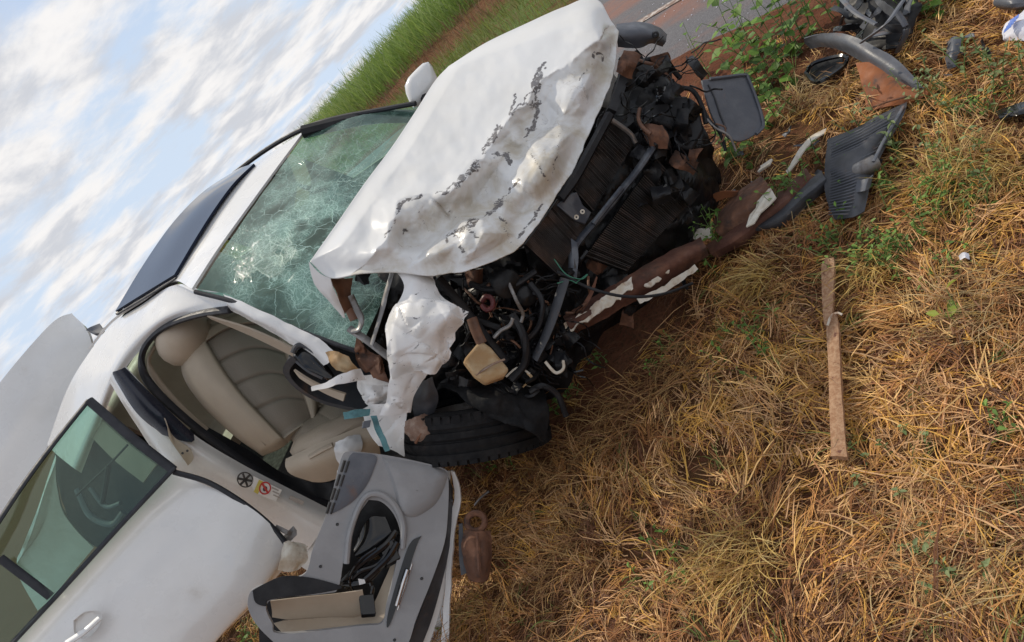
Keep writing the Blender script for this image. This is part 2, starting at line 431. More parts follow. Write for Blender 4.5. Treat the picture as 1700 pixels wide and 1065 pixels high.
M['print_grey'] = dirty('grey_print', (0.42, 0.40, 0.38), (0.36, 0.34, 0.33), 40, 0.6, bump=0)
M['print_blue'] = dirty('blue_print', (0.05, 0.14, 0.5), (0.06, 0.16, 0.55), 20, 0.5, bump=0)
M['stem'] = dirty('green_stem', (0.10, 0.17, 0.04), (0.13, 0.20, 0.06), 20, 0.7)

def leafy(name, base=None, trans=0.3, rough=0.6, hue=None):
    t = NT(name)
    c = t.attr() if base is None else base
    d = t.bsdf(Base_Color=c, Roughness=rough, Specular_IOR_Level=0.3)
    tr = t.node('ShaderNodeBsdfTranslucent'); t.put(tr.inputs['Color'], c)
    mx = t.node('ShaderNodeMixShader'); mx.inputs[0].default_value = trans
    t.link(d.outputs[0], mx.inputs[1]); t.link(tr.outputs[0], mx.inputs[2])
    return t.done(mx)
M['straw'] = leafy('dry_straw', None, 0.15, 0.55)
M['grass'] = leafy('green_grass_blades', None, 0.35, 0.55)
M['leaf'] = leafy('weed_leaves', None, 0.35, 0.5)

# hood: white paint, dust on the buckled front and scraped bare marks (vertex colours: r dust, g scrape)
t = NT('dented_white_hood_paint')
c = t.attr(); sp = t.node('ShaderNodeSeparateColor'); t.link(c, sp.inputs[0])
col = t.mix(t.rng(t.noise(3, 4), 0.4, 0.7), (0.70, 0.70, 0.695), (0.66, 0.655, 0.64))
dust = t.math('MULTIPLY', sp.outputs[0], t.rng(t.noise(5, 8, 0.68, 0.6), 0.36, 0.66))
col = t.mix(dust, col, (0.50, 0.45, 0.36))
col = t.mix(t.math('MULTIPLY', sp.outputs[0], t.rng(t.noise(16, 7, 0.75, 1.0), 0.57, 0.72, 0, .65)), col, (0.34, 0.28, 0.21))
scr = t.rng(t.math('MULTIPLY', sp.outputs[1], t.rng(t.noise(34, 8, 0.78, 1.5), 0.36, 0.60, 0.0, 1.5)), 0.30, 0.50)
col = t.mix(scr, col, t.mix(t.noise(60), (0.05, 0.047, 0.05), (0.17, 0.15, 0.14)))
fine = t.math('MULTIPLY', sp.outputs[0], t.rng(t.vor(7.5, vec=t.mix(0.35, t.obj(), t.noise(9, 5))), 0.0, 0.022, 0.40, 0.0))
fine = t.math('MULTIPLY', fine, t.rng(t.noise(6, 4), 0.5, 0.65))
col = t.mix(fine, col, (0.15, 0.12, 0.10))
sh = t.bsdf(Base_Color=col, Roughness=t.rng(dust, 0, 1, 0.30, 0.6), Coat_Weight=t.rng(dust, 0, 1, 0.5, 0.0), Coat_Roughness=0.1)
t.link(t.bump(t.noise(22, 5), 0.10, 0.006), sh.inputs['Normal'])
M['hood'] = t.done(sh)

def glass(name, tint, refl_rough=0.02, dens=0.0, web=False):
    t = NT(name)
    tr = t.node('ShaderNodeBsdfTransparent'); t.put(tr.inputs['Color'], tint)
    gl = t.node('ShaderNodeBsdfGlossy'); gl.inputs['Roughness'].default_value = refl_rough
    fr = t.node('ShaderNodeFresnel'); fr.inputs['IOR'].default_value = 1.5
    base = tr
    if web:
        o = t.obj()
        warp = t.node('ShaderNodeVectorMath', operation='ADD'); t.link(o, warp.inputs[0])
        nz = t.node('ShaderNodeTexNoise'); t.link(o, nz.inputs['Vector']); nz.inputs['Scale'].default_value = 6; nz.inputs['Detail'].default_value = 5
        sc = t.node('ShaderNodeVectorMath', operation='SCALE'); t.link(nz.outputs['Color'], sc.inputs[0]); sc.inputs['Scale'].default_value = 0.16
        t.link(sc.outputs[0], warp.inputs[1]); wv = warp.outputs[0]
        f1 = t.rng(t.vor(9, vec=wv), 0.0, 0.020, 1.0, 0.0)
        f2 = t.rng(t.vor(26, vec=wv), 0.0, 0.045, 1.0, 0.0)
        f3 = t.rng(t.vor(70, vec=wv), 0.0, 0.10, 1.0, 0.0)
        c = t.attr(); sp = t.node('ShaderNodeSeparateColor'); t.link(c, sp.inputs[0])      # r: how badly it is crushed
        patch = t.math('MULTIPLY', sp.outputs[0], t.rng(t.noise(5, 5, 0.6), 0.35, 0.62))
        web_ = t.math('MAXIMUM', t.math('MULTIPLY', f1, t.math('MULTIPLY', sp.outputs[0], 0.95)), t.math('MULTIPLY', f2, t.math('MULTIPLY', patch, 1.0)))
        web_ = t.math('MAXIMUM', web_, t.math('MULTIPLY', f3, t.math('MULTIPLY', patch, 0.65)))
        milky = t.math('MULTIPLY', patch, 0.46)
        df = t.node('ShaderNodeBsdfPrincipled'); t.put(df.inputs['Base Color'], (0.28, 0.53, 0.43)); df.inputs['Roughness'].default_value = 0.4
        cr = t.node('ShaderNodeBsdfPrincipled'); t.put(cr.inputs['Base Color'], (0.50, 0.73, 0.62)); cr.inputs['Roughness'].default_value = 0.3
        m1 = t.node('ShaderNodeMixShader'); t.link(t.math('ADD', milky, 0.13), m1.inputs[0]); t.link(tr.outputs[0], m1.inputs[1]); t.link(df.outputs[0], m1.inputs[2])
        m2 = t.node('ShaderNodeMixShader'); t.link(t.math('MULTIPLY', web_, 0.8), m2.inputs[0]); t.link(m1.outputs[0], m2.inputs[1]); t.link(cr.outputs[0], m2.inputs[2])
        base = m2
        bp = t.bump(t.math('ADD', web_, t.noise(12, 4)), 0.35, 0.004); t.link(bp, gl.inputs['Normal']); t.link(bp, fr.inputs['Normal'])
    elif dens:
        df = t.node('ShaderNodeBsdfDiffuse'); t.put(df.inputs['Color'], (0.42, 0.50, 0.45))
        m1 = t.node('ShaderNodeMixShader'); m1.inputs[0].default_value = dens; t.link(tr.outputs[0], m1.inputs[1]); t.link(df.outputs[0], m1.inputs[2]); base = m1
    mx = t.node('ShaderNodeMixShader'); t.link(fr.outputs[0], mx.inputs[0]); t.link(base.outputs[0], mx.inputs[1]); t.link(gl.outputs[0], mx.inputs[2])
    return t.done(mx)
M['windshield'] = glass('shattered_green_windshield', (0.46, 0.78, 0.66), 0.06, web=True)
M['door_glass'] = glass('green_tinted_window', (0.62, 0.80, 0.72), 0.01, dens=0.04)
t = NT('dark_sunroof_glass')
M['sunroof'] = t.done(t.bsdf(Base_Color=(0.020, 0.026, 0.045), Roughness=0.08, IOR=1.22))

t = NT('asphalt_with_red_dirt')
n1 = t.noise(90, 5, 0.7); col = t.mix(t.rng(n1, 0.35, 0.7), (0.075, 0.073, 0.080), (0.16, 0.155, 0.165))
sm = t.rng(t.noise(1.1, 8, 0.62, 0.5, stretch=(0.7, 1.5, 1)), 0.46, 0.66, 0.0, 0.75)
col = t.mix(sm, col, t.mix(t.noise(20), (0.20, 0.075, 0.045), (0.27, 0.12, 0.075)))
sh = t.bsdf(Base_Color=col, Roughness=0.8); t.link(t.bump(n1, 0.6, 0.006), sh.inputs['Normal']); M['asphalt'] = t.done(sh)
t = NT('worn_white_line')
M['line'] = t.done(t.bsdf(Base_Color=t.mix(t.rng(t.noise(18, 6, 0.7), 0.36, 0.55), (0.50, 0.46, 0.42), (0.20, 0.13, 0.10)), Roughness=0.8))
t = NT('red_soil_ground')
n1 = t.noise(7, 8, 0.65); n2 = t.noise(60, 5, 0.7)
col = t.mix(t.rng(n1, 0.35, 0.68), (0.135, 0.046, 0.024), (0.20, 0.085, 0.045))
col = t.mix(t.rng(n2, 0.45, 0.7), col, (0.06, 0.033, 0.018))
c = t.attr(); sp = t.node('ShaderNodeSeparateColor'); t.link(c, sp.inputs[0])           # r: straw litter, darkened to paint the shade between straws, g: green verge
col = t.mix(t.math('MULTIPLY', sp.outputs[0], t.rng(t.noise(30, 6, 0.7), 0.3, 0.6)), col, (0.11, 0.058, 0.025))
col = t.mix(t.math('MULTIPLY', sp.outputs[1], t.rng(t.noise(2.0, 6, 0.7), 0.3, 0.55)), col, (0.10, 0.15, 0.035))
sh = t.bsdf(Base_Color=col, Roughness=0.95, Specular_IOR_Level=0.15); t.link(t.bump(t.math('ADD', n2, n1), 0.8, 0.02), sh.inputs['Normal']); M['ground'] = t.done(sh)
t = NT('weathered_wood_splinter')
g = t.noise(14, 6, 0.6, 0.3, stretch=(6, 6, 0.6))
col = t.mix(t.rng(g, 0.35, 0.68), (0.30, 0.155, 0.08), (0.43, 0.265, 0.155))
col = t.mix(t.rng(t.noise(30, 4), 0.62, 0.7), col, (0.14, 0.055, 0.035))
sh = t.bsdf(Base_Color=col, Roughness=0.85); t.link(t.bump(g, 0.6, 0.006), sh.inputs['Normal']); M['plank'] = t.done(sh)

# ---------------------------------------------------------------- ground, road
def fast_mesh(name, V, T, mat, colors=None, smooth=False):
    me = bpy.data.meshes.new(name)
    V = np.asarray(V, np.float32); T = np.asarray(T, np.int32)
    k = T.shape[1]
    me.vertices.add(len(V)); me.vertices.foreach_set('co', V.ravel())
    me.loops.add(T.size); me.loops.foreach_set('vertex_index', T.ravel())
    me.polygons.add(len(T)); me.polygons.foreach_set('loop_start', np.arange(len(T), dtype=np.int32) * k)
    me.update(calc_edges=True)
    if smooth: me.polygons.foreach_set('use_smooth', [True] * len(T))
    if colors is not None:
        at = me.color_attributes.new('Col', 'FLOAT_COLOR', 'POINT')
        c = np.concatenate([np.asarray(colors, np.float32), np.ones((len(V), 1), np.float32)], 1)
        at.data.foreach_set('color', c.ravel())
    me.materials.append(mat)
    o = bpy.data.objects.new(name, me); COL.objects.link(o)
    return o
def spaced(n, near, far):
    t = np.linspace(-1, 1, n); k = 9.0
    while near * k and far * np.sinh(k * (2 / n)) / np.sinh(k) > near: k *= 1.02
    return far * np.sinh(k * t) / np.sinh(k)
gx = spaced(300, 0.045, 500.0); gy = spaced(300, 0.045, 500.0)
GX, GY = np.meshgrid(gx, gy, indexing='ij')
GZ = ground(GX, GY)
GU = GX * RDN[0] + GY * RDN[1]
n = len(gx)
idx = np.arange(n * n).reshape(n, n)
T = np.stack([idx[:-1, :-1], idx[1:, :-1], idx[1:, 1:], idx[:-1, 1:]], -1).reshape(-1, 4)
litter = (1 - sstep(GU, 0.6, 1.7)) * (1 - 0.8 * sstep(GX, -9, -0.2) * (1 - sstep(GX, 0.2, 0.7)) * sstep(GY, -1.1, -0.7))  # straw-covered ground; its dark tone stands in for shaded gaps
verge = sstep(GU, 5.0, 5.8) * (1 - 0.9 * sstep(GU, 8.2, 8.8) * (1 - sstep(GU, 10.2, 10.8)))
gcol = np.stack([litter, verge, 0 * GX], -1).reshape(-1, 3)
g_o = fast_mesh('ground', np.stack([GX, GY, GZ], -1).reshape(-1, 3), T, M['ground'], gcol, True)
tag(g_o, 'red soil ground under dry straw', None, None, 'structure')

ta = np.concatenate([np.linspace(-60, -8, 40), np.linspace(-7.9, 12, 240), np.linspace(12.5, 160, 160)])
def road_strip(name, u0, u1, nu, lift, mat, rag=0.0):
    V = []; 
    for t_ in ta:
        for j in range(nu + 1):
            u = u0 + (u1 - u0) * j / nu
            if rag and j in (0, nu): u += rag * float(fbm(np.array([t_ * 3.1, u * 5, 0.3]), 4))
            p = RDN * u + RDD * t_
            z = float(ground(p[0], p[1])) + lift
            if rag and j in (0, nu): z -= 0.03
            V.append((p[0], p[1], z))
    m = nu + 1
    i = np.arange(len(ta) * m).reshape(len(ta), m)
    T = np.stack([i[:-1, :-1], i[1:, :-1], i[1:, 1:], i[:-1, 1:]], -1).reshape(-1, 4)
    o = fast_mesh(name, V, T, mat, None, True); tag(o, None, None, None, 'structure'); return o
road = road_strip('road', 1.95, 4.95, 14, 0.022, M['asphalt'], 0.10)
tag(road, 'grey asphalt road smeared with red dirt behind the wreck')
edge = road_strip('road_edge_line', 2.98, 3.08, 1, 0.028, M['line'])
tag(edge, 'worn white edge line painted along the road')

# ---------------------------------------------------------------- grasses
def blades(p0, az, el0, el1, L, w, bend, roll, seg=3, lift=None):
    N = len(L); P = []
    a = az.copy(); e = el0.copy(); x = p0[:, 0].copy(); y = p0[:, 1].copy(); z = np.zeros(N) if lift is None else lift.copy()
    V = np.zeros((N, 2 * seg + 1, 3))
    for k in range(seg + 1):
        f = k / seg
        gz = ground(x, y) + np.maximum(z, 0.002)
        c = np.stack([x, y, gz], -1)
        side = np.stack([-np.sin(a) * np.cos(roll), np.cos(a) * np.cos(roll), np.sin(roll)], -1)
        if k < seg:
            hw = (w * (1 - 0.35 * f) * 0.5)[:, None]
            V[:, 2 * k] = c - side * hw; V[:, 2 * k + 1] = c + side * hw
        else: V[:, 2 * k] = c
        st = L / seg
        x = x + st * np.cos(e) * np.cos(a); y = y + st * np.cos(e) * np.sin(a); z = z + st * np.sin(e)
        e = e + (el1 - el0) / seg; a = a + bend / seg
    T = []
    for k in range(seg - 1): T += [(2 * k, 2 * k + 1, 2 * k + 3), (2 * k, 2 * k + 3, 2 * k + 2)]
    T.append((2 * seg - 2, 2 * seg - 1, 2 * seg))
    T = np.array(T)[None] + (np.arange(N) * (2 * seg + 1))[:, None, None]
    return V.reshape(-1, 3), T.reshape(-1, 3), 2 * seg + 1
STRAW = np.array([(0.40, 0.215, 0.078), (0.56, 0.375, 0.165), (0.25, 0.115, 0.046), (0.115, 0.05, 0.026), (0.48, 0.30, 0.16), (0.52, 0.31, 0.075)])
def straw_colors(N, xy, bright=1.0):
    P = np.concatenate([xy * 1.3, np.zeros((N, 1))], 1)
    q = fbm(P, 3) + 0.55 * rng.normal(size=N)
    order = np.array([3, 2, 0, 4, 5, 1])
    k = order[np.clip(((q + 1.0) / 2.0 * 6).astype(int), 0, 5)]
    c = STRAW[k] * np.array([1.29, 1.21, 1.08]) * (0.7 + 0.6 * rng.random((N, 1))) * bright
    green = rng.random(N) < 0.025
    c[green] = np.array((0.16, 0.20, 0.05)) * (0.7 + 0.6 * rng.random((green.sum(), 1)))
    return c
def straw_field(N, box, el, L, w, lift, bright=1.0, dens=None, per=9):
    nb = N // per
    bx = rng.uniform(box[0], box[1], nb); by = rng.uniform(box[2], box[3], nb)
    keep = rng.random(nb) < dens(bx, by); bx, by = bx[keep], by[keep]; nb = len(bx)
    B = np.stack([bx, by, 0 * bx], -1)
    baz = 2.4 * fbm(B * 0.9 + 5, 3) * math.pi + rng.normal(size=nb) * 0.7 + (rng.random(nb) < 0.3) * rng.uniform(0, 6.28, nb)
    bel = rng.uniform(0, 1, nb); bl = rng.uniform(.65, 1.3, nb); bc = straw_colors(nb, np.stack([bx, by], -1), bright)
    k = np.repeat(np.arange(nb), per); N = len(k)
    sg = rng.uniform(.004, .022, nb)[k]
    x = bx[k] + rng.normal(size=N) * sg; y = by[k] + rng.normal(size=N) * sg
    P = np.stack([x, y, 0 * x], -1)
    az = baz[k] + rng.normal(size=N) * .32
    f0 = np.clip(bel[k] + rng.normal(size=N) * .2, 0, 1); e0 = el[0][0] + (el[0][1] - el[0][0]) * f0; e1 = rng.uniform(*el[1], N)
    l = rng.uniform(*L, N) * bl[k]; ww = rng.uniform(*w, N)
    hump = 0.10 * np.maximum(0, fbm(P * 3.4 + 9, 3)) * rng.random(N) ** .7
    V, T, n7 = blades(np.stack([x, y], -1), az, e0, e1, l, ww, rng.normal(size=N) * 0.8, rng.uniform(-0.6, 0.6, N), 3, rng.uniform(*lift, N) + hump)
    c = np.repeat(bc[k] * (.72 + .56 * rng.random((N, 1))), n7, 0)
    return V, T, c
def dens_near(x, y):
    xc = x; d = np.ones_like(x)
    under = sstep(x, -9, -0.1) * (1 - sstep(x, 0.25, 0.75)) * sstep(y, -1.0, -0.6)
    d = d * (1 - 0.92 * under)
    soil = np.exp(-(((x - 0.85) / 0.50) ** 2 + ((y - 0.70) / 0.6) ** 2))
    d = d * (1 - 0.85 * soil)
    u = x * RDN[0] + y * RDN[1]
    d = d * (1 - sstep(u, 0.95, 1.6) * np.where(x < 1.35, 1, .25)) * (1 - sstep(u, 1.5, 1.9))
    return d * np.where(x < -1.6, 0.45, 1.0)
box = (-3.2, 3.0, -2.7, 2.0)
parts = [straw_field(265000, box, ((-0.15, 0.35), (-0.6, 0.15)), (0.035, 0.135), (0.0016, 0.0044), (0.0, 0.035), 1.0, dens_near),
         straw_field(13000, box, ((0.2, 0.9), (-0.9, 0.2)), (0.07, 0.19), (0.0016, 0.0036), (0.0, 0.03), 1.1, dens_near, 6),
         straw_field(2200, box, ((-0.02, 0.12), (-0.12, 0.02)), (0.12, 0.30), (0.003, 0.0052), (0.025, 0.05), 1.1, dens_near, 2)]
VV, TT, CC, o_ = [], [], [], 0
for V, T, c in parts:
    VV.append(V); TT.append(T + o_); CC.append(c); o_ += len(V)
o = fast_mesh('dry_straw', np.concatenate(VV), np.concatenate(TT), M['straw'], np.concatenate(CC))
tag(o, 'matted golden brown dry straw covering the roadside ground', 'straw', None, 'stuff')

def band(N, u0, u1, t0, t1, L, w, cols, name, label, cat, el=(1.0, 1.5), far=1.0, seg=3, gap=None):
    tt = t0 + (t1 - t0) * rng.random(N) ** far; uu = rng.uniform(u0, u1, N)
    xy = RDN[None] * uu[:, None] + RDD[None] * tt[:, None]
    pn = fbm(np.concatenate([xy * 0.5, np.zeros((N, 1))], 1), 3)
    if gap is not None:
        k = rng.random(N) < np.clip(0.55 + gap * pn, 0.05, 1); xy, pn = xy[k], pn[k]; N = len(xy)
    l = rng.uniform(*L, N) * (1 + 0.35 * pn)
    V, T, k = blades(xy, rng.uniform(0, 6.28, N), rng.uniform(*el, N), rng.uniform(0.2, 1.2, N), l, rng.uniform(*w, N), rng.normal(size=N) * 0.4, rng.uniform(-0.3, 0.3, N), seg)
    cols = np.array(cols); q = np.clip(((pn + 0.5 * rng.normal(size=N) + 1) / 2 * len(cols)).astype(int), 0, len(cols) - 1)
    c = cols[q] * (0.75 + 0.5 * rng.random((N, 1)))
    ob = fast_mesh(name, V, T, M['grass'], np.repeat(c, k, 0)); tag(ob, label, cat, None, 'stuff')
GREENS = [(0.15, 0.23, 0.05), (0.20, 0.30, 0.065), (0.26, 0.36, 0.09), (0.31, 0.38, 0.13)]
band(62000, 10.0, 15.5, -14, 75, (0.6, 1.05), (0.012, 0.024), GREENS, 'tall_grass', 'tall bright green grass along the far side of the road', 'grass', far=1.4)
band(26000, 4.95, 8.8, -10, 50, (0.10, 0.32), (0.006, 0.014), [(0.14, 0.16, 0.04), (0.17, 0.21, 0.05), (0.22, 0.25, 0.07), (0.26, 0.20, 0.09)], 'verge_grass', 'short yellow green verge grass just beyond the asphalt', 'grass', far=1.3)
band(9000, 8.4, 10.6, -10, 60, (0.12, 0.4), (0.008, 0.016), [(0.16, 0.085, 0.05), (0.24, 0.14, 0.08), (0.20, 0.15, 0.06)], 'dead_grass', 'brown dead grass on the bare red soil below the tall grass', 'grass', far=1.3)

# ---------------------------------------------------------------- the wrecked car (all parts in the car's own frame)
car = bpy.data.objects.new('wrecked_car', None); COL.objects.link(car); car.empty_display_size = 0.3
mc = Matrix.Identity(4)
for i in range(3):
    for j in range(3): mc[i][j] = RC[i, j]
car.matrix_world = mc
tag(car, 'white sedan with smashed nose, buckled hood and doors hanging open', 'car')
def part(mb, name, mat, parent=None, **k): return mb.build(name, M[mat], parent or car, **k)
PILL = 6.0

# roof skin, sunroof, windshield
roofC = [[(322, 482, 3.18), (365, 415, 3.38), (415, 345, 3.58), (460, 283, 3.78), (507, 220, 3.95)],
         [(288, 468, 3.47), (322, 408, 3.62), (355, 356, 3.75), (390, 310, 3.88), (428, 272, 4.0)],
         [(238, 500, 3.72), (280, 432, 3.86), (322, 372, 4.0), (360, 326, 4.12), (405, 284, 4.25)],
         [(188, 534, 3.98), (238, 462, 4.12), (290, 398, 4.28), (340, 342, 4.42), (395, 290, 4.52)],
         [(150, 580, 4.20), (205, 505, 4.42), (265, 438, 4.62), (325, 372, 4.78), (385, 318, 4.9)]]
A, P = pgrid(roofC, 40, 40)
part(MB().grid(P, 0.012, True), 'roof', 'paint')
sunC = [[(293, 458, 3.43), (330, 395, 3.57), (362, 345, 3.7), (392, 305, 3.82), (424, 274, 3.93)],
        [(245, 487, 3.64), (285, 418, 3.78), (322, 360, 3.92), (358, 317, 4.05), (402, 281, 4.18)],
        [(195, 518, 3.9), (240, 443, 4.04), (288, 374, 4.18), (338, 322, 4.32), (390, 287, 4.44)]]
A, P = pgrid(sunC, 24, 24)
part(MB().grid(P, 0.012, True), 'sunroof', 'sunroof')
mb = MB(); hose(mb, [(195, 521, 3.885), (240, 447, 4.03), (288, 378, 4.17), (338, 326, 4.31), (390, 290, 4.43)], 0.014, flat=0.6)
hose(mb, [(195, 521, 3.885), (245, 491, 3.63), (293, 461, 3.42)], 0.009, flat=0.6)
part(mb, 'sunroof_seal', 'rubber_seal')
mb = MB(); hose(mb, [(388, 288, 4.5), (430, 256, 4.3), (475, 228, 4.12), (522, 206, 3.98), (570, 193, 3.9), (620, 184, 3.82), (690, 171, 3.72)], 0.013)
part(mb, 'roof_rail_trim', 'rubber_seal')
wsC = [[(326, 483, 3.175), (368, 416, 3.36), (416, 346, 3.55), (462, 284, 3.76), (508, 222, 3.93)],
       [(395, 502, 3.11), (442, 420, 3.25), (485, 350, 3.42), (520, 283, 3.64), (558, 204, 3.87)],
       [(468, 536, 3.05), (512, 440, 3.16), (548, 360, 3.32), (578, 282, 3.55), (612, 189, 3.82)],
       [(596, 582, 2.95), (642, 480, 3.08), (674, 380, 3.25), (697, 285, 3.48), (710, 173, 3.75)]]
A, P = pgrid(wsC, 60, 60)
P = P + 0.010 * fbm(P * 5, 4)[..., None] * np.array([0.6, 0, 0.8])
px, py = A[..., 0], A[..., 1]
crush = np.exp(-(((px - 545) / 150) ** 2 + ((py - 440) / 170) ** 2)) * 1.15 + 0.12
crush = np.clip(crush * sstep(px, 325, 400), 0, 1)
cc = np.stack([crush, 0 * crush, 0 * crush], -1).reshape(-1, 3)
part(MB().grid(P, 0), 'windshield', 'windshield', colors=cc)
mb = MB()
hose(mb, [(324, 484, 3.165), (395, 503, 3.10), (468, 537, 3.04), (560, 572, 2.96), (596, 584, 2.94)], 0.010)
part(mb, 'windshield_seal', 'rubber_seal')

# right roof rail / C pillar skin and A pillar
railC = [[(320, 483, 3.19), (286, 474, 3.44), (236, 505, 3.70), (186, 538, 3.95), (148, 585, 4.15), (112, 645, 4.32), (78, 738, 4.5)],
         [(352, 487, 3.16), (306, 486, 3.36), (250, 514, 3.56), (200, 553, 3.76), (165, 598, 3.95), (130, 662, 4.15), (95, 755, 4.35)],
         [(386, 495, 3.14), (330, 503, 3.29), (268, 528, 3.44), (218, 570, 3.60), (186, 615, 3.72), (160, 680, 3.95), (120, 775, 4.2)],
         [(384, 511, 3.16), (330, 517, 3.31), (276, 538, 3.47), (232, 582, 3.62), (200, 625, 3.74), (172, 690, 4.0), (135, 785, 4.25)]]
A, P = pgrid(railC, 24, 60)
part(MB().grid(P, 0.01), 'roof_side_rail', 'paint')
apC = [[(372, 489, 3.145), (425, 512, 3.07), (470, 535, 3.03), (523, 561, 2.98), (556, 584, 2.95)],
       [(378, 499, 3.13), (425, 524, 3.05), (470, 548, 3.01), (522, 574, 2.965), (550, 598, 2.94)],
       [(384, 512, 3.16), (425, 532, 3.09), (470, 559, 3.05), (516, 586, 3.0), (540, 606, 2.97)]]
A, P = pgrid(apC, 14, 40)
P = wob(P, 0.006, 14, 3, 2.0)
part(MB().grid(P, 0.01), 'front_pillar', 'paint')
# headliner edge: the thin beige trim under the pillar
mb = MB(); A, P = pgrid([[(345, 522, 3.24), (420, 545, 3.12), (500, 582, 3.04), (530, 602, 3.0)], [(352, 527, 3.3), (420, 556, 3.2), (490, 590, 3.14), (520, 606, 3.1)]], 4, 20)
part(mb.grid(P, 0.008), 'headliner_trim', 'beige')

# door aperture seal, beige inner trim, B pillar
ap = [(384, 513, 3.15), (332, 521, 3.30), (282, 538, 3.46), (252, 560, 3.56), (236, 588, 3.62), (238, 618, 3.64), (258, 648, 3.66), (300, 688, 3.70), (350, 728, 3.75), (410, 770, 3.80), (460, 800, 3.85), (510, 824, 3.90), (548, 838, 3.92)]
mb = MB(); hose(mb, ap, 0.022, n=70, flat=0.7); part(mb, 'door_opening_seal', 'rubber_seal')
mb = MB(); hose(mb, [(258, 572, 3.66), (247, 600, 3.70), (262, 632, 3.72), (300, 675, 3.76), (343, 714, 3.80)], [0.016] * 30, n=30, flat=0.6); part(mb, 'pillar_inner_trim', 'beige')
dp = dplane((195, 615, 3.60), (318, 730, 3.58), (545, 850, 3.80))
A, P = pgrid([[(207, 610, 3.60), (262, 668, 3.61), (322, 724, 3.66), (400, 772, 3.75), (470, 808, 3.82), (545, 846, 3.88)],
              [(196, 616, 3.56), (246, 678, 3.56), (305, 735, 3.60), (390, 790, 3.68), (462, 828, 3.76), (540, 868, 3.82)],
              [(188, 622, 3.58), (232, 690, 3.60), (290, 765, 3.64), (378, 815, 3.72), (450, 856, 3.78), (520, 900, 3.82)],
              [(184, 630, 3.68), (226, 698, 3.70), (282, 775, 3.74), (365, 826, 3.82), (436, 872, 3.88), (500, 925, 3.9)]], 24, 50)
part(MB().grid(P, 0.01), 'middle_pillar', 'paint')
A, P = pgrid([[(206, 611, 3.575), (250, 655, 3.575), (320, 722, 3.61)], [(197, 615, 3.545), (244, 668, 3.535), (318, 734, 3.575)], [(190, 616, 3.55), (234, 676, 3.54), (278, 722, 3.57)], [(190, 622, 3.57), (226, 680, 3.56), (266, 716, 3.59)]], 10, 30)
part(MB().grid(P, 0.008), 'pillar_cover', 'navy')
A, P = pgrid([[(272, 694, 3.53), (284, 720, 3.55), (318, 745, 3.56)], [(276, 706, 3.52), (292, 738, 3.54), (322, 760, 3.56)], [(282, 726, 3.53), (300, 756, 3.55), (312, 772, 3.57)]], 8, 12)
part(MB().grid(wob(P, .004, 20), 0.004), 'torn_pillar_trim', 'beige')
mb = MB()
for (x, y) in ((303, 752), (311, 748)): mb.lathe([(0, .002), (.006, .002), (.006, -.01)], Dc(x, y, 3.52), Dc(x, y, 3.3) - Dc(x, y, 3.5), 8)
part(mb, 'screw_hole', 'print_black')

# stickers on the pillar
dpl = dplane((300, 750, 3.575), (440, 810, 3.70), (520, 880, 3.795))
def ring(cx_, cy_, rx, ry, w, dep, mat, parent, name, lift=0.012, rot=0.45, n=28, fill=False):
    V = []; F = []
    for k in range(n):
        a = 2 * math.pi * k / n
        for q in ((0.0 if fill else 1 - w), 1.0):
            ex, ey = q * rx * math.cos(a), q * ry * math.sin(a)
            x = cx_ + ex * math.cos(rot) - ey * math.sin(rot); y = cy_ + ex * math.sin(rot) + ey * math.cos(rot)
            V.append(Dc(x, y, dep(x, y) - lift))
    for k in range(n): F.append((2 * k, 2 * k + 1, (2 * k + 3) % (2 * n), (2 * k + 2) % (2 * n)))
    return MB().add(V, F).build(name, M[mat], parent, smooth=False)
def quadpx(L, dep, lift, mat, name, parent):
    return MB().add([Dc(x, y, dep(x, y) - lift) for x, y in L], [tuple(range(len(L)))]).build(name, M[mat], parent, smooth=False)
stk = quadpx([(421, 790), (468, 813), (458, 832), (424, 818), (417, 806)], dpl, 0.020, 'print_white', 'warning_sticker', car)
quadpx([(430, 796), (437, 799), (428, 820), (421, 816)], dpl, 0.022, 'print_yellow', 'yellow_print', stk)
ring(440, 810, 10, 11, 0.22, dpl, 'print_red', stk, 'red_ring', 0.024)
quadpx([(433, 802), (436, 800), (447, 818), (444, 820)], dpl, 0.0235, 'print_red', 'red_slash', stk)
ring(440, 811, 3.5, 4.5, 1, dpl, 'print_black', stk, 'pictogram', 0.0225, fill=True)
for k in range(3): quadpx([(452 + k, 808 + 6 * k), (463 + k, 813 + 6 * k), (462 + k, 815 + 6 * k), (451 + k, 810 + 6 * k)], dpl, 0.0225, 'print_grey', 'text_line', stk)
st2 = ring(407, 796, 14, 13, 0.16, dpl, 'print_black', car, 'round_stamp', 0.020)
for a in (0.2, 1.25, 2.3):
    dx, dy = 12 * math.cos(a), 11 * math.sin(a); ox, oy = -dy / 6, dx / 6
    quadpx([(407 - dx + ox, 796 - dy + oy), (407 + dx + ox, 796 + dy + oy), (407 + dx - ox, 796 + dy - oy), (407 - dx - ox, 796 - dy - oy)], dpl, 0.0205, 'print_black', 'stamp_spoke', st2)
quadpx([(482, 822), (505, 832), (502, 838), (479, 828)], dpl, 0.020, 'print_grey', 'data_plate', car)

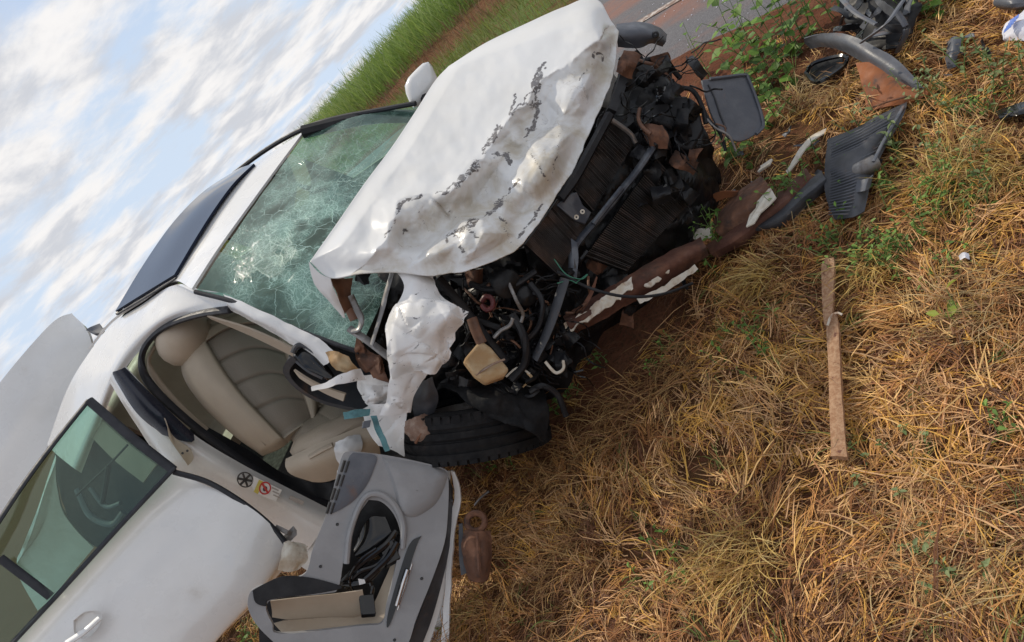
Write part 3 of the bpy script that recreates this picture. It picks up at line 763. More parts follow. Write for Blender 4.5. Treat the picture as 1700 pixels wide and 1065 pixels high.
# hood -----------------------------------------------------------------
row_rear = [(515, 434, 2.80), (560, 370, 2.92), (605, 305, 3.05), (650, 245, 3.2), (690, 185, 3.35), (722, 135, 3.47), (745, 110, 3.54)]
row_front = [(775, 450, 2.66), (858, 412, 2.70), (918, 335, 2.80), (957, 268, 2.90), (990, 195, 2.98), (1018, 125, 3.06), (1026, 52, 3.16)]
col_near = [(515, 434, 2.80), (549, 461, 2.77), (600, 454, 2.72), (655, 452, 2.69), (715, 457, 2.67), (775, 450, 2.66)]
col_far = [(745, 110, 3.54), (805, 72, 3.50), (872, 40, 3.44), (935, 12, 3.36), (988, -2, 3.27), (1026, 52, 3.16)]
nu, nv = 190, 230
r0, r1 = crom(row_rear, nv), crom(row_front, nv); c0, c1 = crom(col_near, nu), crom(col_far, nu)
uu = np.linspace(0, 1, nu)[:, None, None]; vv = np.linspace(0, 1, nv)[None, :, None]
r0, r1 = np.array(r0), np.array(r1)
Hc = (1 - uu) * r0[None] + uu * r1[None] + (1 - vv) * c0[:, None] + vv * c1[:, None] \
    - ((1 - uu) * (1 - vv) * r0[0] + uu * (1 - vv) * r1[0] + (1 - uu) * vv * r0[-1] + uu * vv * r1[-1])
U, V_ = uu[..., 0] + 0 * vv[..., 0], vv[..., 0] + 0 * uu[..., 0]
edge_f = np.minimum(np.minimum(U, 1 - U), np.minimum(V_, 1 - V_)); soft = sstep(edge_f, 0.0, 0.12)
px, py = Hc[..., 0], Hc[..., 1]
def seg_dist(px, py, L):
    """distance to a pixel polyline and side of it (positive = below right)"""
    best = np.full(px.shape, 1e9); side = np.zeros(px.shape)
    for (ax, ay), (bx, by) in zip(L[:-1], L[1:]):
        dx, dy = bx - ax, by - ay; l2 = dx * dx + dy * dy
        t_ = np.clip(((px - ax) * dx + (py - ay) * dy) / l2, 0, 1)
        ex, ey = px - (ax + t_ * dx), py - (ay + t_ * dy); d = np.hypot(ex, ey)
        s = np.sign(dx * (py - ay) - dy * (px - ax)); k = d < best
        best = np.where(k, d, best); side = np.where(k, s, side)
    return best, side
PN = np.stack([px / 100, py / 100, 0 * px], -1)
crest = [(1000, 60), (930, 112), (895, 140), (850, 190), (822, 235), (795, 268), (770, 296), (740, 318), (700, 322), (665, 335), (640, 395), (610, 430)]
jx = px + 14 * fbm(PN * 3, 3); jy = py + 14 * fbm(PN * 3 + 9, 3)
d, s = seg_dist(jx, jy, crest)
s = -s
rel = np.where(s > 0, np.exp(-d / 38.0), np.exp(-d / 120.0))
front = sstep(np.where(s > 0, d, -d), -6, 30)
lift = 0.125 * rel * soft
valley, _ = seg_dist(jx, jy, [(905, 200), (860, 250), (840, 300), (790, 345), (720, 370), (680, 400)])
lift -= 0.045 * np.exp(-(valley / 26) ** 2) * soft * front
rdg, _ = seg_dist(jx, jy, [(960, 235), (890, 285), (850, 330), (790, 385), (740, 420)])
lift += 0.040 * np.exp(-(rdg / 20) ** 2) * soft
rd2, _ = seg_dist(jx, jy, [(735, 330), (760, 375), (775, 425)])
lift += 0.022 * np.exp(-(rd2 / 15) ** 2) * soft
rd3, _ = seg_dist(jx, jy, [(845, 262), (880, 320), (900, 360)])
lift += 0.022 * np.exp(-(rd3 / 14) ** 2) * soft
for L_, a_, w_ in [([(955, 150), (930, 220), (915, 290)], .030, 30), ([(870, 225), (905, 300), (925, 320)], .034, 26), ([(840, 285), (825, 340), (850, 405)], .034, 24), ([(760, 320), (745, 350), (800, 400)], .026, 20),
                   ([(690, 345), (720, 395), (700, 430)], .026, 22), ([(985, 110), (950, 175), (900, 240)], .024, 24), ([(800, 300), (870, 355)], -.03, 20), ([(745, 375), (690, 410)], -.02, 18), ([(930, 250), (960, 215)], -.025, 20), ([(655, 345), (650, 400), (665, 440)], .02, 22), ([(820, 395), (775, 425)], .018, 14)]:
    dq, _ = seg_dist(px + .4 * (jx - px), py + .4 * (jy - py), L_); lift += a_ * 1.15 * np.maximum(0, 1 - dq / (w_ * 1.7)) * soft
# smooth dents in the rear half
dn, _ = seg_dist(px, py, [(665, 250), (640, 320), (620, 360)]); lift -= 0.020 * np.exp(-(dn / 28) ** 2) * soft
dn, _ = seg_dist(px, py, [(585, 385), (640, 350)]); lift += 0.018 * np.exp(-(dn / 22) ** 2) * soft
dn, _ = seg_dist(px, py, [(700, 250), (800, 160), (880, 80)]); lift += 0.020 * np.exp(-(dn / 40) ** 2) * soft
lift += front * soft * (0.036 * facet(px + .25 * py, py, 64, 1) + 0.010 * facet(px, py - .3 * px, 30, 2) + 0.002 * facet(px, py, 13, 5)) + (1 - front) * soft * (0.008 * facet(px + .6 * py, py, 120, 4) + .003 * fold(PN * .8 + 11, .6))
lift += 0.004 * fbm(PN * 2.5 + 4, 3) * soft
wavy = (1 - sstep(edge_f, 0, 0.05)) * (sstep(U, 0.6, 1.0))
Hc2 = Hc.copy()
Hc2[..., 0] += wavy * 3 * fbm(PN * 4, 3); Hc2[..., 1] += wavy * 3 * fbm(PN * 6 + 7, 3)
Hc2[..., 2] = Hc[..., 2] - lift
ez = RC.T @ CAM
Pm = np.einsum('ij,uvj->uvi', (RC.T @ CM), np.stack([(Hc2[..., 0] - 850) / FPX, (Hc2[..., 1] - 532.5) / FPX, np.ones_like(px)], -1)) * Hc2[..., 2:3] + ez
# let the outer 3 % of the panel roll over like a folded hem
scr = np.zeros_like(px)
for L, w in [([(905, 105), (890, 125), (893, 150), (886, 172)], 6), ([(893, 168), (891, 195), (884, 215), (872, 228)], 4), ([(828, 212), (812, 238), (803, 250)], 4.5),
             ([(793, 272), (778, 286), (765, 296)], 4), ([(658, 346), (676, 331), (700, 327)], 2.5), ([(735, 322), (762, 308)], 2), ([(756, 392), (778, 372), (806, 362), (822, 345), (832, 330)], 5),
             ([(822, 258), (842, 258), (848, 270)], 4), ([(740, 402), (746, 388), (770, 380)], 2.5), ([(855, 160), (848, 190)], 2.5), ([(985, 92), (998, 88), (998, 100)], 2), ([(668, 388), (674, 382)], 2.5),
             ([(725, 318), (722, 322)], 2), ([(835, 330), (852, 310), (862, 300)], 2.2), ([(900, 340), (880, 370), (860, 395)], 2.5), ([(765, 410), (770, 418)], 2)]:
    dd, _ = seg_dist(px + 5 * fbm(PN * 14, 3), py + 5 * fbm(PN * 14 + 5, 3), L); scr = np.maximum(scr, np.exp(-(dd / (w * 1.25 * np.clip(.75 + 1.3 * fbm(PN * 7 + w, 3), .12, 2))) ** 2))
for L, w in [([(700, 322), (740, 318), (770, 296), (795, 268)], 2.2), ([(850, 190), (895, 140)], 2.0), ([(870, 225), (905, 300)], 1.6), ([(825, 340), (850, 405)], 1.8), ([(745, 350), (800, 400)], 1.8), ([(690, 345), (720, 395)], 1.5), ([(930, 220), (915, 290)], 1.3), ([(640, 395), (665, 340)], 1.4), ([(960, 130), (985, 105)], 1.4)]:
    dd, _ = seg_dist(px + 6 * fbm(PN * 10 + 3, 3), py + 6 * fbm(PN * 10 + 8, 3), L); scr = np.maximum(scr, .8 * np.exp(-(dd / (w * np.clip(.5 + 2.0 * fbm(PN * 5 + w, 3), .05, 2))) ** 2))
dustv = np.clip(front * 1.0 + 0.15 * sstep(U, 0.5, 1.0), 0, 1)
hc = np.stack([dustv, scr, 0 * scr], -1).reshape(-1, 3)
NH = nu * nv
hood = part(MB().grid(Pm, 0), 'hood', 'hood', colors=hc, angle=22)
so = hood.modifiers.new('thick', 'SOLIDIFY'); so.thickness = 0.004; so.offset = 0
# torn hood corner tail and its rusty hinge underside
A, P = pgrid([[(513, 434, 2.795), (530, 452, 2.79), (549, 462, 2.77)], [(522, 470, 2.80), (545, 485, 2.80), (556, 482, 2.80)], [(548, 500, 2.83), (562, 508, 2.83), (566, 505, 2.83)], [(570, 526, 2.85), (572, 527, 2.85), (574, 527, 2.85)]], 16, 10)
part(MB().grid(wob(P, .003, 30), 0.003), 'hood_corner', 'torn_paint', hood)
A, P = pgrid([[(548, 462, 2.80), (565, 462, 2.84), (585, 460, 2.86)], [(560, 490, 2.83), (572, 488, 2.86), (582, 486, 2.88)], [(570, 522, 2.86), (580, 512, 2.88), (590, 512, 2.9)]], 10, 10)
part(MB().grid(wob(P, .004, 30), 0.004), 'hinge_plate', 'copper', hood)
mb = MB(); hose(mb, [(582, 490, 2.86), (592, 512, 2.86), (600, 530, 2.85), (596, 546, 2.85), (585, 550, 2.86)], 0.013, flat=0.6); part(mb, 'hinge_arm', 'alu', hood)

# far mirror and aerial
A = []
c0_ = Dc(700, 142, 3.95); X, Y, Z = np.eye(3)
MI = np.array([0.10, -0.02, 0.99])
mb = MB(); V = []
nr, nc = 10, 18
ux = Dc(720, 122, 3.95) - c0_; uy = Dc(690, 118, 3.95) - c0_; uz = np.cross(ux, uy); uz /= np.linalg.norm(uz)
for i in range(nr + 1):
    th = math.pi * i / nr
    for k in range(nc):
        a = 2 * math.pi * k / nc
        ca, sa = math.cos(a), math.sin(a)
        q = abs(ca) ** 4 + abs(sa) ** 4; q = q ** -0.25
        V.append(c0_ + math.sin(th) ** 0.6 * q * (ca * ux * 1.12 + sa * uy * 1.02) + math.cos(th) * uz * 0.06)
F = [(i * nc + k, i * nc + (k + 1) % nc, (i + 1) * nc + (k + 1) % nc, (i + 1) * nc + k) for i in range(nr) for k in range(nc)]
part(mb.add(V, F), 'far_side_mirror', 'paint')
mb = MB(); hose(mb, [(704, 160, 3.93), (712, 172, 3.9), (722, 182, 3.85)], 0.03, sides=10); part(mb, 'mirror_stalk', 'black_plastic')
A, P = pgrid([[(147, 549, 4.45), (150, 546, 4.45), (168, 540, 4.46)], [(150, 552, 4.44), (158, 551, 4.44), (172, 546, 4.44)], [(160, 557, 4.42), (166, 556, 4.42), (176, 552, 4.42)]], 8, 8)
part(MB().grid(P, 0.02, False), 'roof_aerial', 'slate_plastic')

# trunk lid standing open
L = [[(-260, 960, 4.58), (-120, 800, 4.62), (0, 642, 4.68), (55, 575, 4.72), (96, 533, 4.76), (122, 524, 4.79)],
     [(-200, 1010, 4.52), (-70, 850, 4.58), (20, 715, 4.64), (70, 640, 4.68), (115, 580, 4.72), (150, 552, 4.74)],
     [(-170, 1060, 4.50), (-40, 930, 4.56), (20, 830, 4.62), (75, 752, 4.66), (120, 680, 4.70), (160, 600, 4.74)]]
A, P = pgrid(L, 20, 40)
lid = part(MB().grid(P, 0.03), 'trunk_lid', 'paint')

# rear door swung open -------------------------------------------------
dD = dplane((286, 781, 3.25), (26, 1065, 2.95), (467, 940, 3.22))
rdC = [[(286, 781), (240, 830), (190, 885), (130, 950), (70, 1016), (-20, 1115), (-110, 1215)],
       [(330, 800), (270, 862), (215, 920), (150, 985), (80, 1060), (0, 1150), (-80, 1240)],
       [(385, 824), (330, 890), (270, 960), (200, 1040), (120, 1120), (40, 1210), (-40, 1290)],
       [(436, 858), (390, 930), (330, 1005), (250, 1090), (170, 1170), (90, 1250), (10, 1330)],
       [(474, 903), (430, 975), (370, 1045), (300, 1130), (220, 1210), (140, 1290), (60, 1370)],
       [(470, 945), (414, 1010), (350, 1070), (290, 1140), (210, 1220), (130, 1300), (50, 1380)]]
C3 = []
for i, r in enumerate(rdC):
    C3.append([(x, y, dD(x, y) + [0.045, 0.0, -0.03, -0.03, 0.01, 0.05][i] + (0.03 if j == 0 else 0)) for j, (x, y) in enumerate(r)])
A, P = pgrid(C3, 50, 60)
P = P + 0.006 * fbm(P * 3 + 2, 3)[..., None] * np.array([0.8, -0.5, 0.2])
rd = part(MB().grid(P, 0.03, False), 'rear_door', 'paint')
mb = MB()
fr_ = [(288, 780, 3.22), (222, 728, 3.27), (147, 664, 3.33), (90, 735, 3.26), (45, 795, 3.18), (0, 862, 3.08), (-60, 960, 2.98)]
hose(mb, fr_[:3], 0.020, n=14, flat=0.5); hose(mb, fr_[2:], 0.017, n=24, flat=0.5)
hose(mb, [(290, 776, 3.22), (200, 872, 3.12), (100, 982, 3.01), (20, 1068, 2.93), (-80, 1178, 2.85)], 0.014, flat=0.6)
hose(mb, [(0, 926, 3.03), (40, 956, 3.03), (84, 990, 3.03)], 0.017, n=10, flat=0.5)
part(mb, 'window_frame', 'rubber_seal', rd)
gd = dplane((288, 780, 3.24), (147, 664, 3.34), (20, 1068, 2.95))
part(slab([(286, 779), (148, 667), (45, 797), (0, 864), (-60, 965), (-80, 1178), (20, 1066), (100, 980), (200, 870)], gd, 0.004), 'window_glass', 'door_glass', rd, smooth=False)
# handle bowl and grip
def bowl(L, dep, deepen, mat, name, parent, n=26):
    L = outline(L, n); c = np.mean(np.array(L), 0); V = []; F = []
    for q, dz in ((1.0, 0.0), (0.85, deepen * .7), (0.5, deepen), (0.02, deepen)):
        for x, y in L:
            X_, Y_ = c[0] + (x - c[0]) * q, c[1] + (y - c[1]) * q; V.append(Dc(X_, Y_, dep(X_, Y_) + dz))
    for i in range(3):
        for k in range(n): F.append((i * n + k, i * n + (k + 1) % n, (i + 1) * n + (k + 1) % n, (i + 1) * n + k))
    return MB().add(V, F).build(name, M[mat], parent)
dH = lambda x, y: dD(x, y) - 0.062
bowl([(122, 1030), (140, 1016), (163, 1014), (170, 1024), (160, 1045), (140, 1060), (124, 1052)], dH, 0.02, 'paint', 'handle_recess', rd)
mb = MB(); hose(mb, [(165, 1026, dH(165, 1026) - .02), (140, 1048, dH(140, 1048) - .035), (110, 1068, dH(110, 1068) - .02)], 0.016, flat=0.6); part(mb, 'handle', 'paint', rd)
mb = MB(); hose(mb, [(288, 783, 3.23), (345, 800, 3.26), (400, 832, 3.27), (445, 868, 3.28), (478, 905, 3.29)], 0.012); part(mb, 'door_edge_seal', 'rubber_seal', rd)
# things hanging on the door's front edge: check strap, torn foam
mb = MB()
mb.box(Dc(470, 880, 3.3), Dc(490, 890, 3.3) - Dc(470, 880, 3.3), (Dc(465, 890, 3.3) - Dc(470, 880, 3.3)) * .7, (0, 0.0, 0.02)); mb.box(Dc(482, 888, 3.32), (Dc(500, 870, 3.3) - Dc(482, 888, 3.3)) * .9, Dc(476, 880, 3.3) - Dc(482, 888, 3.3), (0, 0.02, 0.01))
part(mb, 'hinge', 'alu', rd, smooth=False, bevel=0.002)
A, P = pgrid([[(470, 900, 3.24), (490, 898, 3.26), (512, 905, 3.28)], [(468, 925, 3.22), (488, 920, 3.22), (510, 925, 3.26)], [(462, 945, 3.24), (480, 948, 3.24), (500, 942, 3.26)]], 16, 16)
part(MB().grid(wob(P, 0.018, 22, 4), 0.006), 'torn_corner', 'foam', rd)
A, P = pgrid([[(150, 672, 4.2), (210, 725, 4.1), (275, 775, 4.05), (300, 800, 4.0)], [(112, 720, 4.35), (160, 775, 4.3), (215, 825, 4.25), (250, 850, 4.2)], [(92, 756, 4.4), (110, 830, 4.5), (150, 880, 4.5), (190, 905, 4.45)], [(96, 800, 4.55), (112, 852, 4.6), (135, 885, 4.65), (160, 905, 4.65)]], 20, 24)
part(MB().grid(wob(P, .02, 5), .01), 'rear_cabin_lining', 'carpet')
mb = MB(); hose(mb, [(128, 812, 4.15), (150, 855, 4.1), (185, 870, 4.05), (205, 850, 4.05)], .018); hose(mb, [(150, 810, 4.15), (175, 840, 4.1), (200, 835, 4.05)], .012); part(mb, 'grab_handle', 'slate_plastic')
A, P = pgrid([[(165, 690, 4.05), (215, 735, 4.0), (262, 770, 3.95)], [(150, 720, 4.1), (195, 765, 4.05), (240, 800, 4.0)]], 8, 16)
part(MB().grid(P, .01), 'rear_seat_edge', 'seat')
# small bits seen in the window: cable
mb = MB(); hose(mb, [(127, 822, 3.9), (150, 800, 3.85), (180, 772, 3.82), (212, 738, 3.8)], 0.006); hose(mb, [(170, 835, 3.86), (176, 800, 3.84), (180, 772, 3.82)], 0.014); part(mb, 'seat_belt_strap', 'black_plastic')

# car body behind: rear bench, far side, floor, trunk ------------------
def qbox(mb, x0, x1, y0, y1, z0, z1):
    return mb.box(((x0 + x1) / 2, (y0 + y1) / 2, (z0 + z1) / 2), (x1 - x0, 0, 0), (0, y1 - y0, 0), (0, 0, z1 - z0))
mb = MB(); qbox(mb, -3.2, -0.35, -0.74, 0.78, 0.16, 0.24); part(mb, 'floor_pan', 'carpet', smooth=False)
mb = MB(); qbox(mb, -2.05, -2.0, -0.70, 0.70, 0.3, 0.5)
A = np.array([[(-2.0, y, 0.55), (-2.3, y, 0.56), (-2.42, y, 0.60), (-2.52, y, 0.80), (-2.62, y, 1.05), (-2.72, y, 1.08)] for y in np.linspace(-0.66, 0.68, 5)])
mb2 = MB().grid(surf(A, 20, 30), 0.06); part(mb2, 'rear_bench', 'seat')
# far (left) side: lower skin, inner trim, window pillars
Ls = np.array([[(x, 0.80 + 0.07 * math.sin((z - .2) / .8 * math.pi), z) for z in np.linspace(0.22, 0.88, 6)] for x in (0.35, -0.4, -1.2, -2.0, -2.8, -3.6)])
part(MB().grid(surf(Ls, 30, 12), 0.02), 'far_body_side', 'paint')
Ls = np.array([[(x, 0.76, z) for z in np.linspace(0.3, 0.95, 4)] for x in (-0.4, -1.2, -2.0, -2.6)])
part(MB().grid(surf(Ls, 16, 8), 0.01), 'far_door_trim', 'beige')
for x0, x1 in ((-0.45, -1.05), (-1.5, -1.52), (-2.35, -2.45)):
    mb = MB().tube(crom([(x0, 0.76, 0.93), ((x0 + x1) / 2, 0.69, 1.18), (x1, 0.58, 1.36)], 8), 0.035, 8)
    part(mb, 'far_window_pillar', 'black_plastic')
Ls = np.array([[(x, 0.765 - 0.19 * f, 0.94 + 0.40 * f) for f in (0, .5, 1)] for x in (-1.25, -1.8, -2.4)])
part(MB().grid(surf(Ls, 10, 8), 0), 'far_window_glass', 'door_glass')
# rear quarter on the near side, rear window, trunk box
A, P = pgrid([[(92, 755, 4.30), (96, 800, 4.42), (104, 840, 4.55), (128, 875, 4.65), (158, 905, 4.72)],
              [(80, 790, 4.36), (84, 830, 4.5), (86, 870, 4.62), (100, 905, 4.72), (125, 945, 4.8)],
              [(62, 845, 4.5), (60, 880, 4.62), (50, 905, 4.72), (66, 945, 4.82), (92, 985, 4.9)],
              [(40, 900, 4.62), (34, 915, 4.7), (28, 932, 4.78), (38, 960, 4.88), (66, 1010, 4.96)]], 24, 30)
part(MB().grid(P, 0.02), 'rear_quarter_panel', 'paint')
Ls = np.array([[(-2.5 - 0.62 * f, y, 1.36 - 0.32 * f) for f in (0, .5, 1)] for y in (-0.52, 0, 0.52)])
part(MB().grid(surf(Ls, 10, 8), 0), 'rear_window', 'door_glass')
mb = MB(); qbox(mb, -3.75, -3.70, -0.78, 0.78, 0.25, 0.85); qbox(mb, -3.7, -3.2, -0.76, 0.76, 0.28, 0.33); qbox(mb, -3.12, -3.08, -0.76, 0.76, 0.3, 1.02)
part(mb, 'trunk_box', 'carpet', smooth=False)
mb = MB(); qbox(mb, -3.88, -3.76, -0.80, 0.80, 0.22, 0.62); part(mb, 'rear_bumper', 'paint', bevel=0.04)
def wheel(c, axis, name, rad=0.315, wid=0.205, ref=None, flatspot=None):
    c = np.asarray(c, float); h = wid / 2
    prof = [(rad * .62, -h * .85), (rad * .80, -h * 1.04), (rad * .93, -h * .98), (rad * .985, -h * .80)]
    for a in (-.62, -.2, .2, .62):
        prof += [(rad, (a - .14) * h), (rad, (a + .10) * h), (rad - .009, (a + .12) * h), (rad - .009, (a + .16) * h)] if a < .6 else [(rad, (a - .14) * h)]
    prof += [(rad * .985, h * .80), (rad * .93, h * .98), (rad * .80, h * 1.04), (rad * .62, h * .85)]
    w_ = empty_part(name)
    ty = MB().lathe(prof, c, axis, 56, ref)
    # sipes: shallow blocks over the ribs
    ax = np.asarray(axis, float) / np.linalg.norm(axis)
    a_ = np.cross(ax, ref if ref is not None else (0.3, 0.9, 0.2)); a_ /= np.linalg.norm(a_); b_ = np.cross(ax, a_)
    for k in range(48):
        t_ = 2 * math.pi * (k + .5) / 48; rr = math.cos(t_) * a_ + math.sin(t_) * b_; tt = -math.sin(t_) * a_ + math.cos(t_) * b_
        for s_ in (-1, 1):
            ty.box(c + rr * (rad - .0065) + ax * s_ * h * .80, tt * .030, ax * h * .30, rr * .010)
    ty.build('tyre', M['tyre'], w_)
    MB().lathe([(0.001, h * .3), (rad * .2, h * .3), (rad * .25, h * .1), (rad * .55, h * .25), (rad * .62, h * .8), (rad * .64, h * .8), (rad * .63, -h * .8), (rad * .55, -h * .3), (0.001, -h * .3)], c, axis, 32, ref).build('rim', M['alu'], w_)
    return w_
def empty_part(name):
    o = bpy.data.objects.new(name, None); COL.objects.link(o); o.parent = car; o.empty_display_size = .05; return o
wheel((-2.65, -0.72, 0.315), (0, 1, 0), 'rear_wheel'); wheel((-2.65, 0.74, 0.315), (0, 1, 0), 'rear_wheel'); wheel((-0.02, 0.72, 0.32), (0, 1, 0), 'front_wheel')
wc = Dc(790, 706, 3.12); wax = Dc(790 - 16, 606, 3.115) - wc
fw = wheel(wc, wax, 'front_wheel', 0.305, 0.20)

# sill, dark cavity below the opening
A, P = pgrid([[(300, 725, 3.82), (400, 790, 3.92), (500, 830, 4.0), (560, 835, 4.0), (640, 800, 3.6)], [(330, 700, 3.95), (410, 745, 4.0), (480, 790, 4.05), (550, 800, 4.0), (640, 770, 3.65)]], 6, 24)
part(MB().grid(P, 0.02), 'sill_seal', 'rubber_seal')
A, P = pgrid([[(430, 800, 3.9), (500, 838, 3.95), (560, 850, 3.9), (650, 820, 3.5)], [(440, 850, 3.85), (510, 890, 3.88), (570, 900, 3.8), (660, 860, 3.45)], [(450, 900, 3.85), (520, 950, 3.85), (580, 960, 3.8), (670, 920, 3.4)]], 10, 20)
part(MB().grid(P, 0.02), 'sill', 'paint')

# front seat -----------------------------------------------------------
def cushion(C, nu, nv, thick, name, mat, parent=None, puff=0.03, grooves=()):
    A, P = pgrid(C, nu, nv)
    U = np.linspace(0, 1, nu)[:, None]; V = np.linspace(0, 1, nv)[None]
    e = np.minimum(np.minimum(U, 1 - U) * nu / max(nu, nv), np.minimum(V, 1 - V)); 
    roll = (1 - sstep(e, 0, .12)) ** 2
    dep = A[..., 2] + roll * thick * .6 - puff * np.sin(np.pi * U) * np.sin(np.pi * V)
    for kind, pos, w, dpth in grooves:
        q = U if kind == 'u' else V
        dep = dep + dpth * np.exp(-((q - pos) / w) ** 2)
    P = np.array([[Dc(A[i, j, 0], A[i, j, 1], dep[i, j]) for j in range(nv)] for i in range(nu)])
    return part(MB().grid(P, thick, False), name, mat, parent)
seat = empty_part('front_seat')
A, P = pgrid([[(300, 600, 3.60), (318, 565, 3.60), (352, 532, 3.64), (400, 512, 3.70), (450, 515, 3.76), (505, 545, 3.82)],
              [(303, 622, 3.57), (330, 592, 3.55), (370, 562, 3.58), (415, 548, 3.63), (462, 556, 3.68), (520, 585, 3.76)],
              [(318, 650, 3.57), (352, 626, 3.53), (392, 602, 3.56), (434, 590, 3.61), (478, 600, 3.66), (530, 622, 3.72)],
              [(348, 686, 3.59), (384, 664, 3.53), (420, 645, 3.55), (458, 634, 3.60), (496, 640, 3.65), (534, 652, 3.71)],
              [(392, 726, 3.62), (426, 706, 3.55), (456, 688, 3.56), (484, 676, 3.60), (510, 676, 3.65), (530, 680, 3.70)],
              [(436, 757, 3.68), (466, 744, 3.60), (488, 726, 3.59), (506, 712, 3.62), (518, 704, 3.66), (526, 700, 3.70)]], 110, 90)
U = np.linspace(0, 1, 110)[:, None] + 0 * A[..., 0]; V = np.linspace(0, 1, 90)[None] + 0 * A[..., 0]
ins = sstep(V, .29, .31) * (1 - sstep(V, .80, .82)) * sstep(U, .13, .15) * (1 - sstep(U, .95, .96))
gr = np.exp(-((V - .30) / .012) ** 2) + np.exp(-((V - .81) / .012) ** 2)
for u0 in (.14, .34, .53, .72): gr = gr + ins * np.exp(-((U - u0 - 0 * V) / .009) ** 2)
bol = np.exp(-((V - .17) / .11) ** 2) + np.exp(-((V - .92) / .08) ** 2)
pil = ins * np.abs(np.sin((U - .14) / .195 * math.pi)) ** .5
edge_ = (1 - sstep(np.minimum(np.minimum(V, 1 - V), np.minimum(U, 1 - U)), 0, .07)) ** 2
dep = A[..., 2] + .007 * np.clip(gr, 0, 1) - .020 * bol - .005 * pil + .08 * edge_ + .03 * ins
P = np.array([[Dc(A[i, j, 0], A[i, j, 1], dep[i, j]) for j in range(90)] for i in range(110)])
bc = (np.array([0.41, 0.34, 0.255])[None, None] * (1 - ins[..., None]) + np.array([0.25, 0.21, 0.165])[None, None] * ins[..., None]) * (1 - .16 * np.clip(gr, 0, 1)[..., None])
bk = part(MB().grid(P, 0), 'backrest', 'backrest', seat, colors=bc.reshape(-1, 3))
so = bk.modifiers.new('thick', 'SOLIDIFY'); so.thickness = .09; so.offset = 1 if np.cross(P[5, 0] - P[0, 0], P[0, 5] - P[0, 0]) @ (RC.T @ CAM - P[0, 0]) < 0 else -1
hr = cushion([[(287, 548, 3.62), (300, 536, 3.63), (318, 534, 3.66), (330, 545, 3.68)], [(286, 562, 3.60), (300, 556, 3.59), (316, 552, 3.62), (329, 556, 3.66)], [(292, 580, 3.62), (304, 580, 3.61), (318, 578, 3.63), (328, 572, 3.67)]], 20, 20, 0.08, 'headrest', 'beige', seat, 0.03)
mb = MB(); hose(mb, [(322, 570, 3.66), (330, 590, 3.66)], .008, n=4); hose(mb, [(305, 575, 3.64), (312, 592, 3.62)], .008, n=4); part(mb, 'headrest_post', 'chrome', seat)
cushion([[(506, 728, 3.66), (535, 706, 3.72), (560, 672, 3.80), (590, 650, 3.86)], [(520, 742, 3.58), (556, 722, 3.62), (590, 696, 3.68), (625, 668, 3.75)], [(535, 752, 3.53), (575, 735, 3.55), (612, 715, 3.58), (645, 690, 3.62)]], 24, 30, 0.08, 'seat_cushion', 'seat_insert', seat, 0.02, [('v', .4, .03, .012), ('v', .7, .03, .012)])
cushion([[(500, 745, 3.58), (530, 728, 3.56), (565, 712, 3.56), (612, 692, 3.58)], [(510, 756, 3.53), (540, 740, 3.50), (575, 725, 3.50), (622, 706, 3.52)]], 14, 24, 0.06, 'cushion_bolster', 'seat', seat, 0.02)
A, P = pgrid([[(482, 765, 3.52), (530, 742, 3.47), (580, 720, 3.46), (625, 700, 3.48)], [(484, 778, 3.50), (530, 760, 3.45), (580, 742, 3.44), (625, 722, 3.46)], [(520, 790, 3.55), (545, 790, 3.55), (585, 772, 3.55), (628, 745, 3.55)]], 12, 20)
part(MB().grid(P, .03), 'seat_base', 'beige', seat)
mb = MB(); hose(mb, [(514, 758, 3.43), (535, 746, 3.41), (552, 738, 3.41)], .016, flat=.6); part(mb, 'recline_lever', 'beige', seat)
A, P = pgrid([[(558, 735, 3.40), (575, 725, 3.39), (598, 722, 3.42)], [(556, 750, 3.38), (578, 745, 3.37), (600, 738, 3.40)], [(562, 772, 3.40), (580, 768, 3.39), (596, 755, 3.42)]], 14, 14)
part(MB().grid(wob(P, .012, 25, 3), .003), 'plastic_film', 'white_film')
mb = MB(); mb.box(Dc(369, 664, 3.53), Dc(377, 669, 3.53) - Dc(365, 660, 3.53), (Dc(369, 660, 3.53) - Dc(366, 667, 3.53)), (0.004, 0, 0)); part(mb, 'airbag_tag', 'slate_plastic', bk, smooth=False)
# second front seat and dashboard deeper inside
cushion([[(420, 520, 4.15), (450, 500, 4.2), (500, 500, 4.25), (540, 520, 4.3)], [(440, 570, 4.1), (470, 560, 4.15), (520, 565, 4.2), (550, 580, 4.25)], [(470, 640, 4.1), (500, 630, 4.15), (540, 640, 4.2), (560, 645, 4.25)]], 20, 20, .12, 'driver_seat', 'seat', None, .03)
A = np.array([[(-0.55, y, 0.93), (-0.75, y, 0.94), (-0.92, y, 0.88), (-0.95, y, 0.7), (-0.75, y, 0.5)] for y in np.linspace(-0.70, 0.72, 6)])
part(MB().grid(surf(A, 30, 20), .03), 'dashboard', 'dark_grey_plastic')
mb = MB(); c_ = np.array([-1.02, 0.36, 0.83]); 
th = np.linspace(0, 2 * math.pi, 40); q1 = np.array([0, 1, 0]); q2 = np.array([-0.35, 0, 0.94])
mb.tube([c_ + .185 * (math.cos(a) * q1 + math.sin(a) * q2) for a in th], .016, 8); part(mb, 'steering_wheel', 'black_plastic')
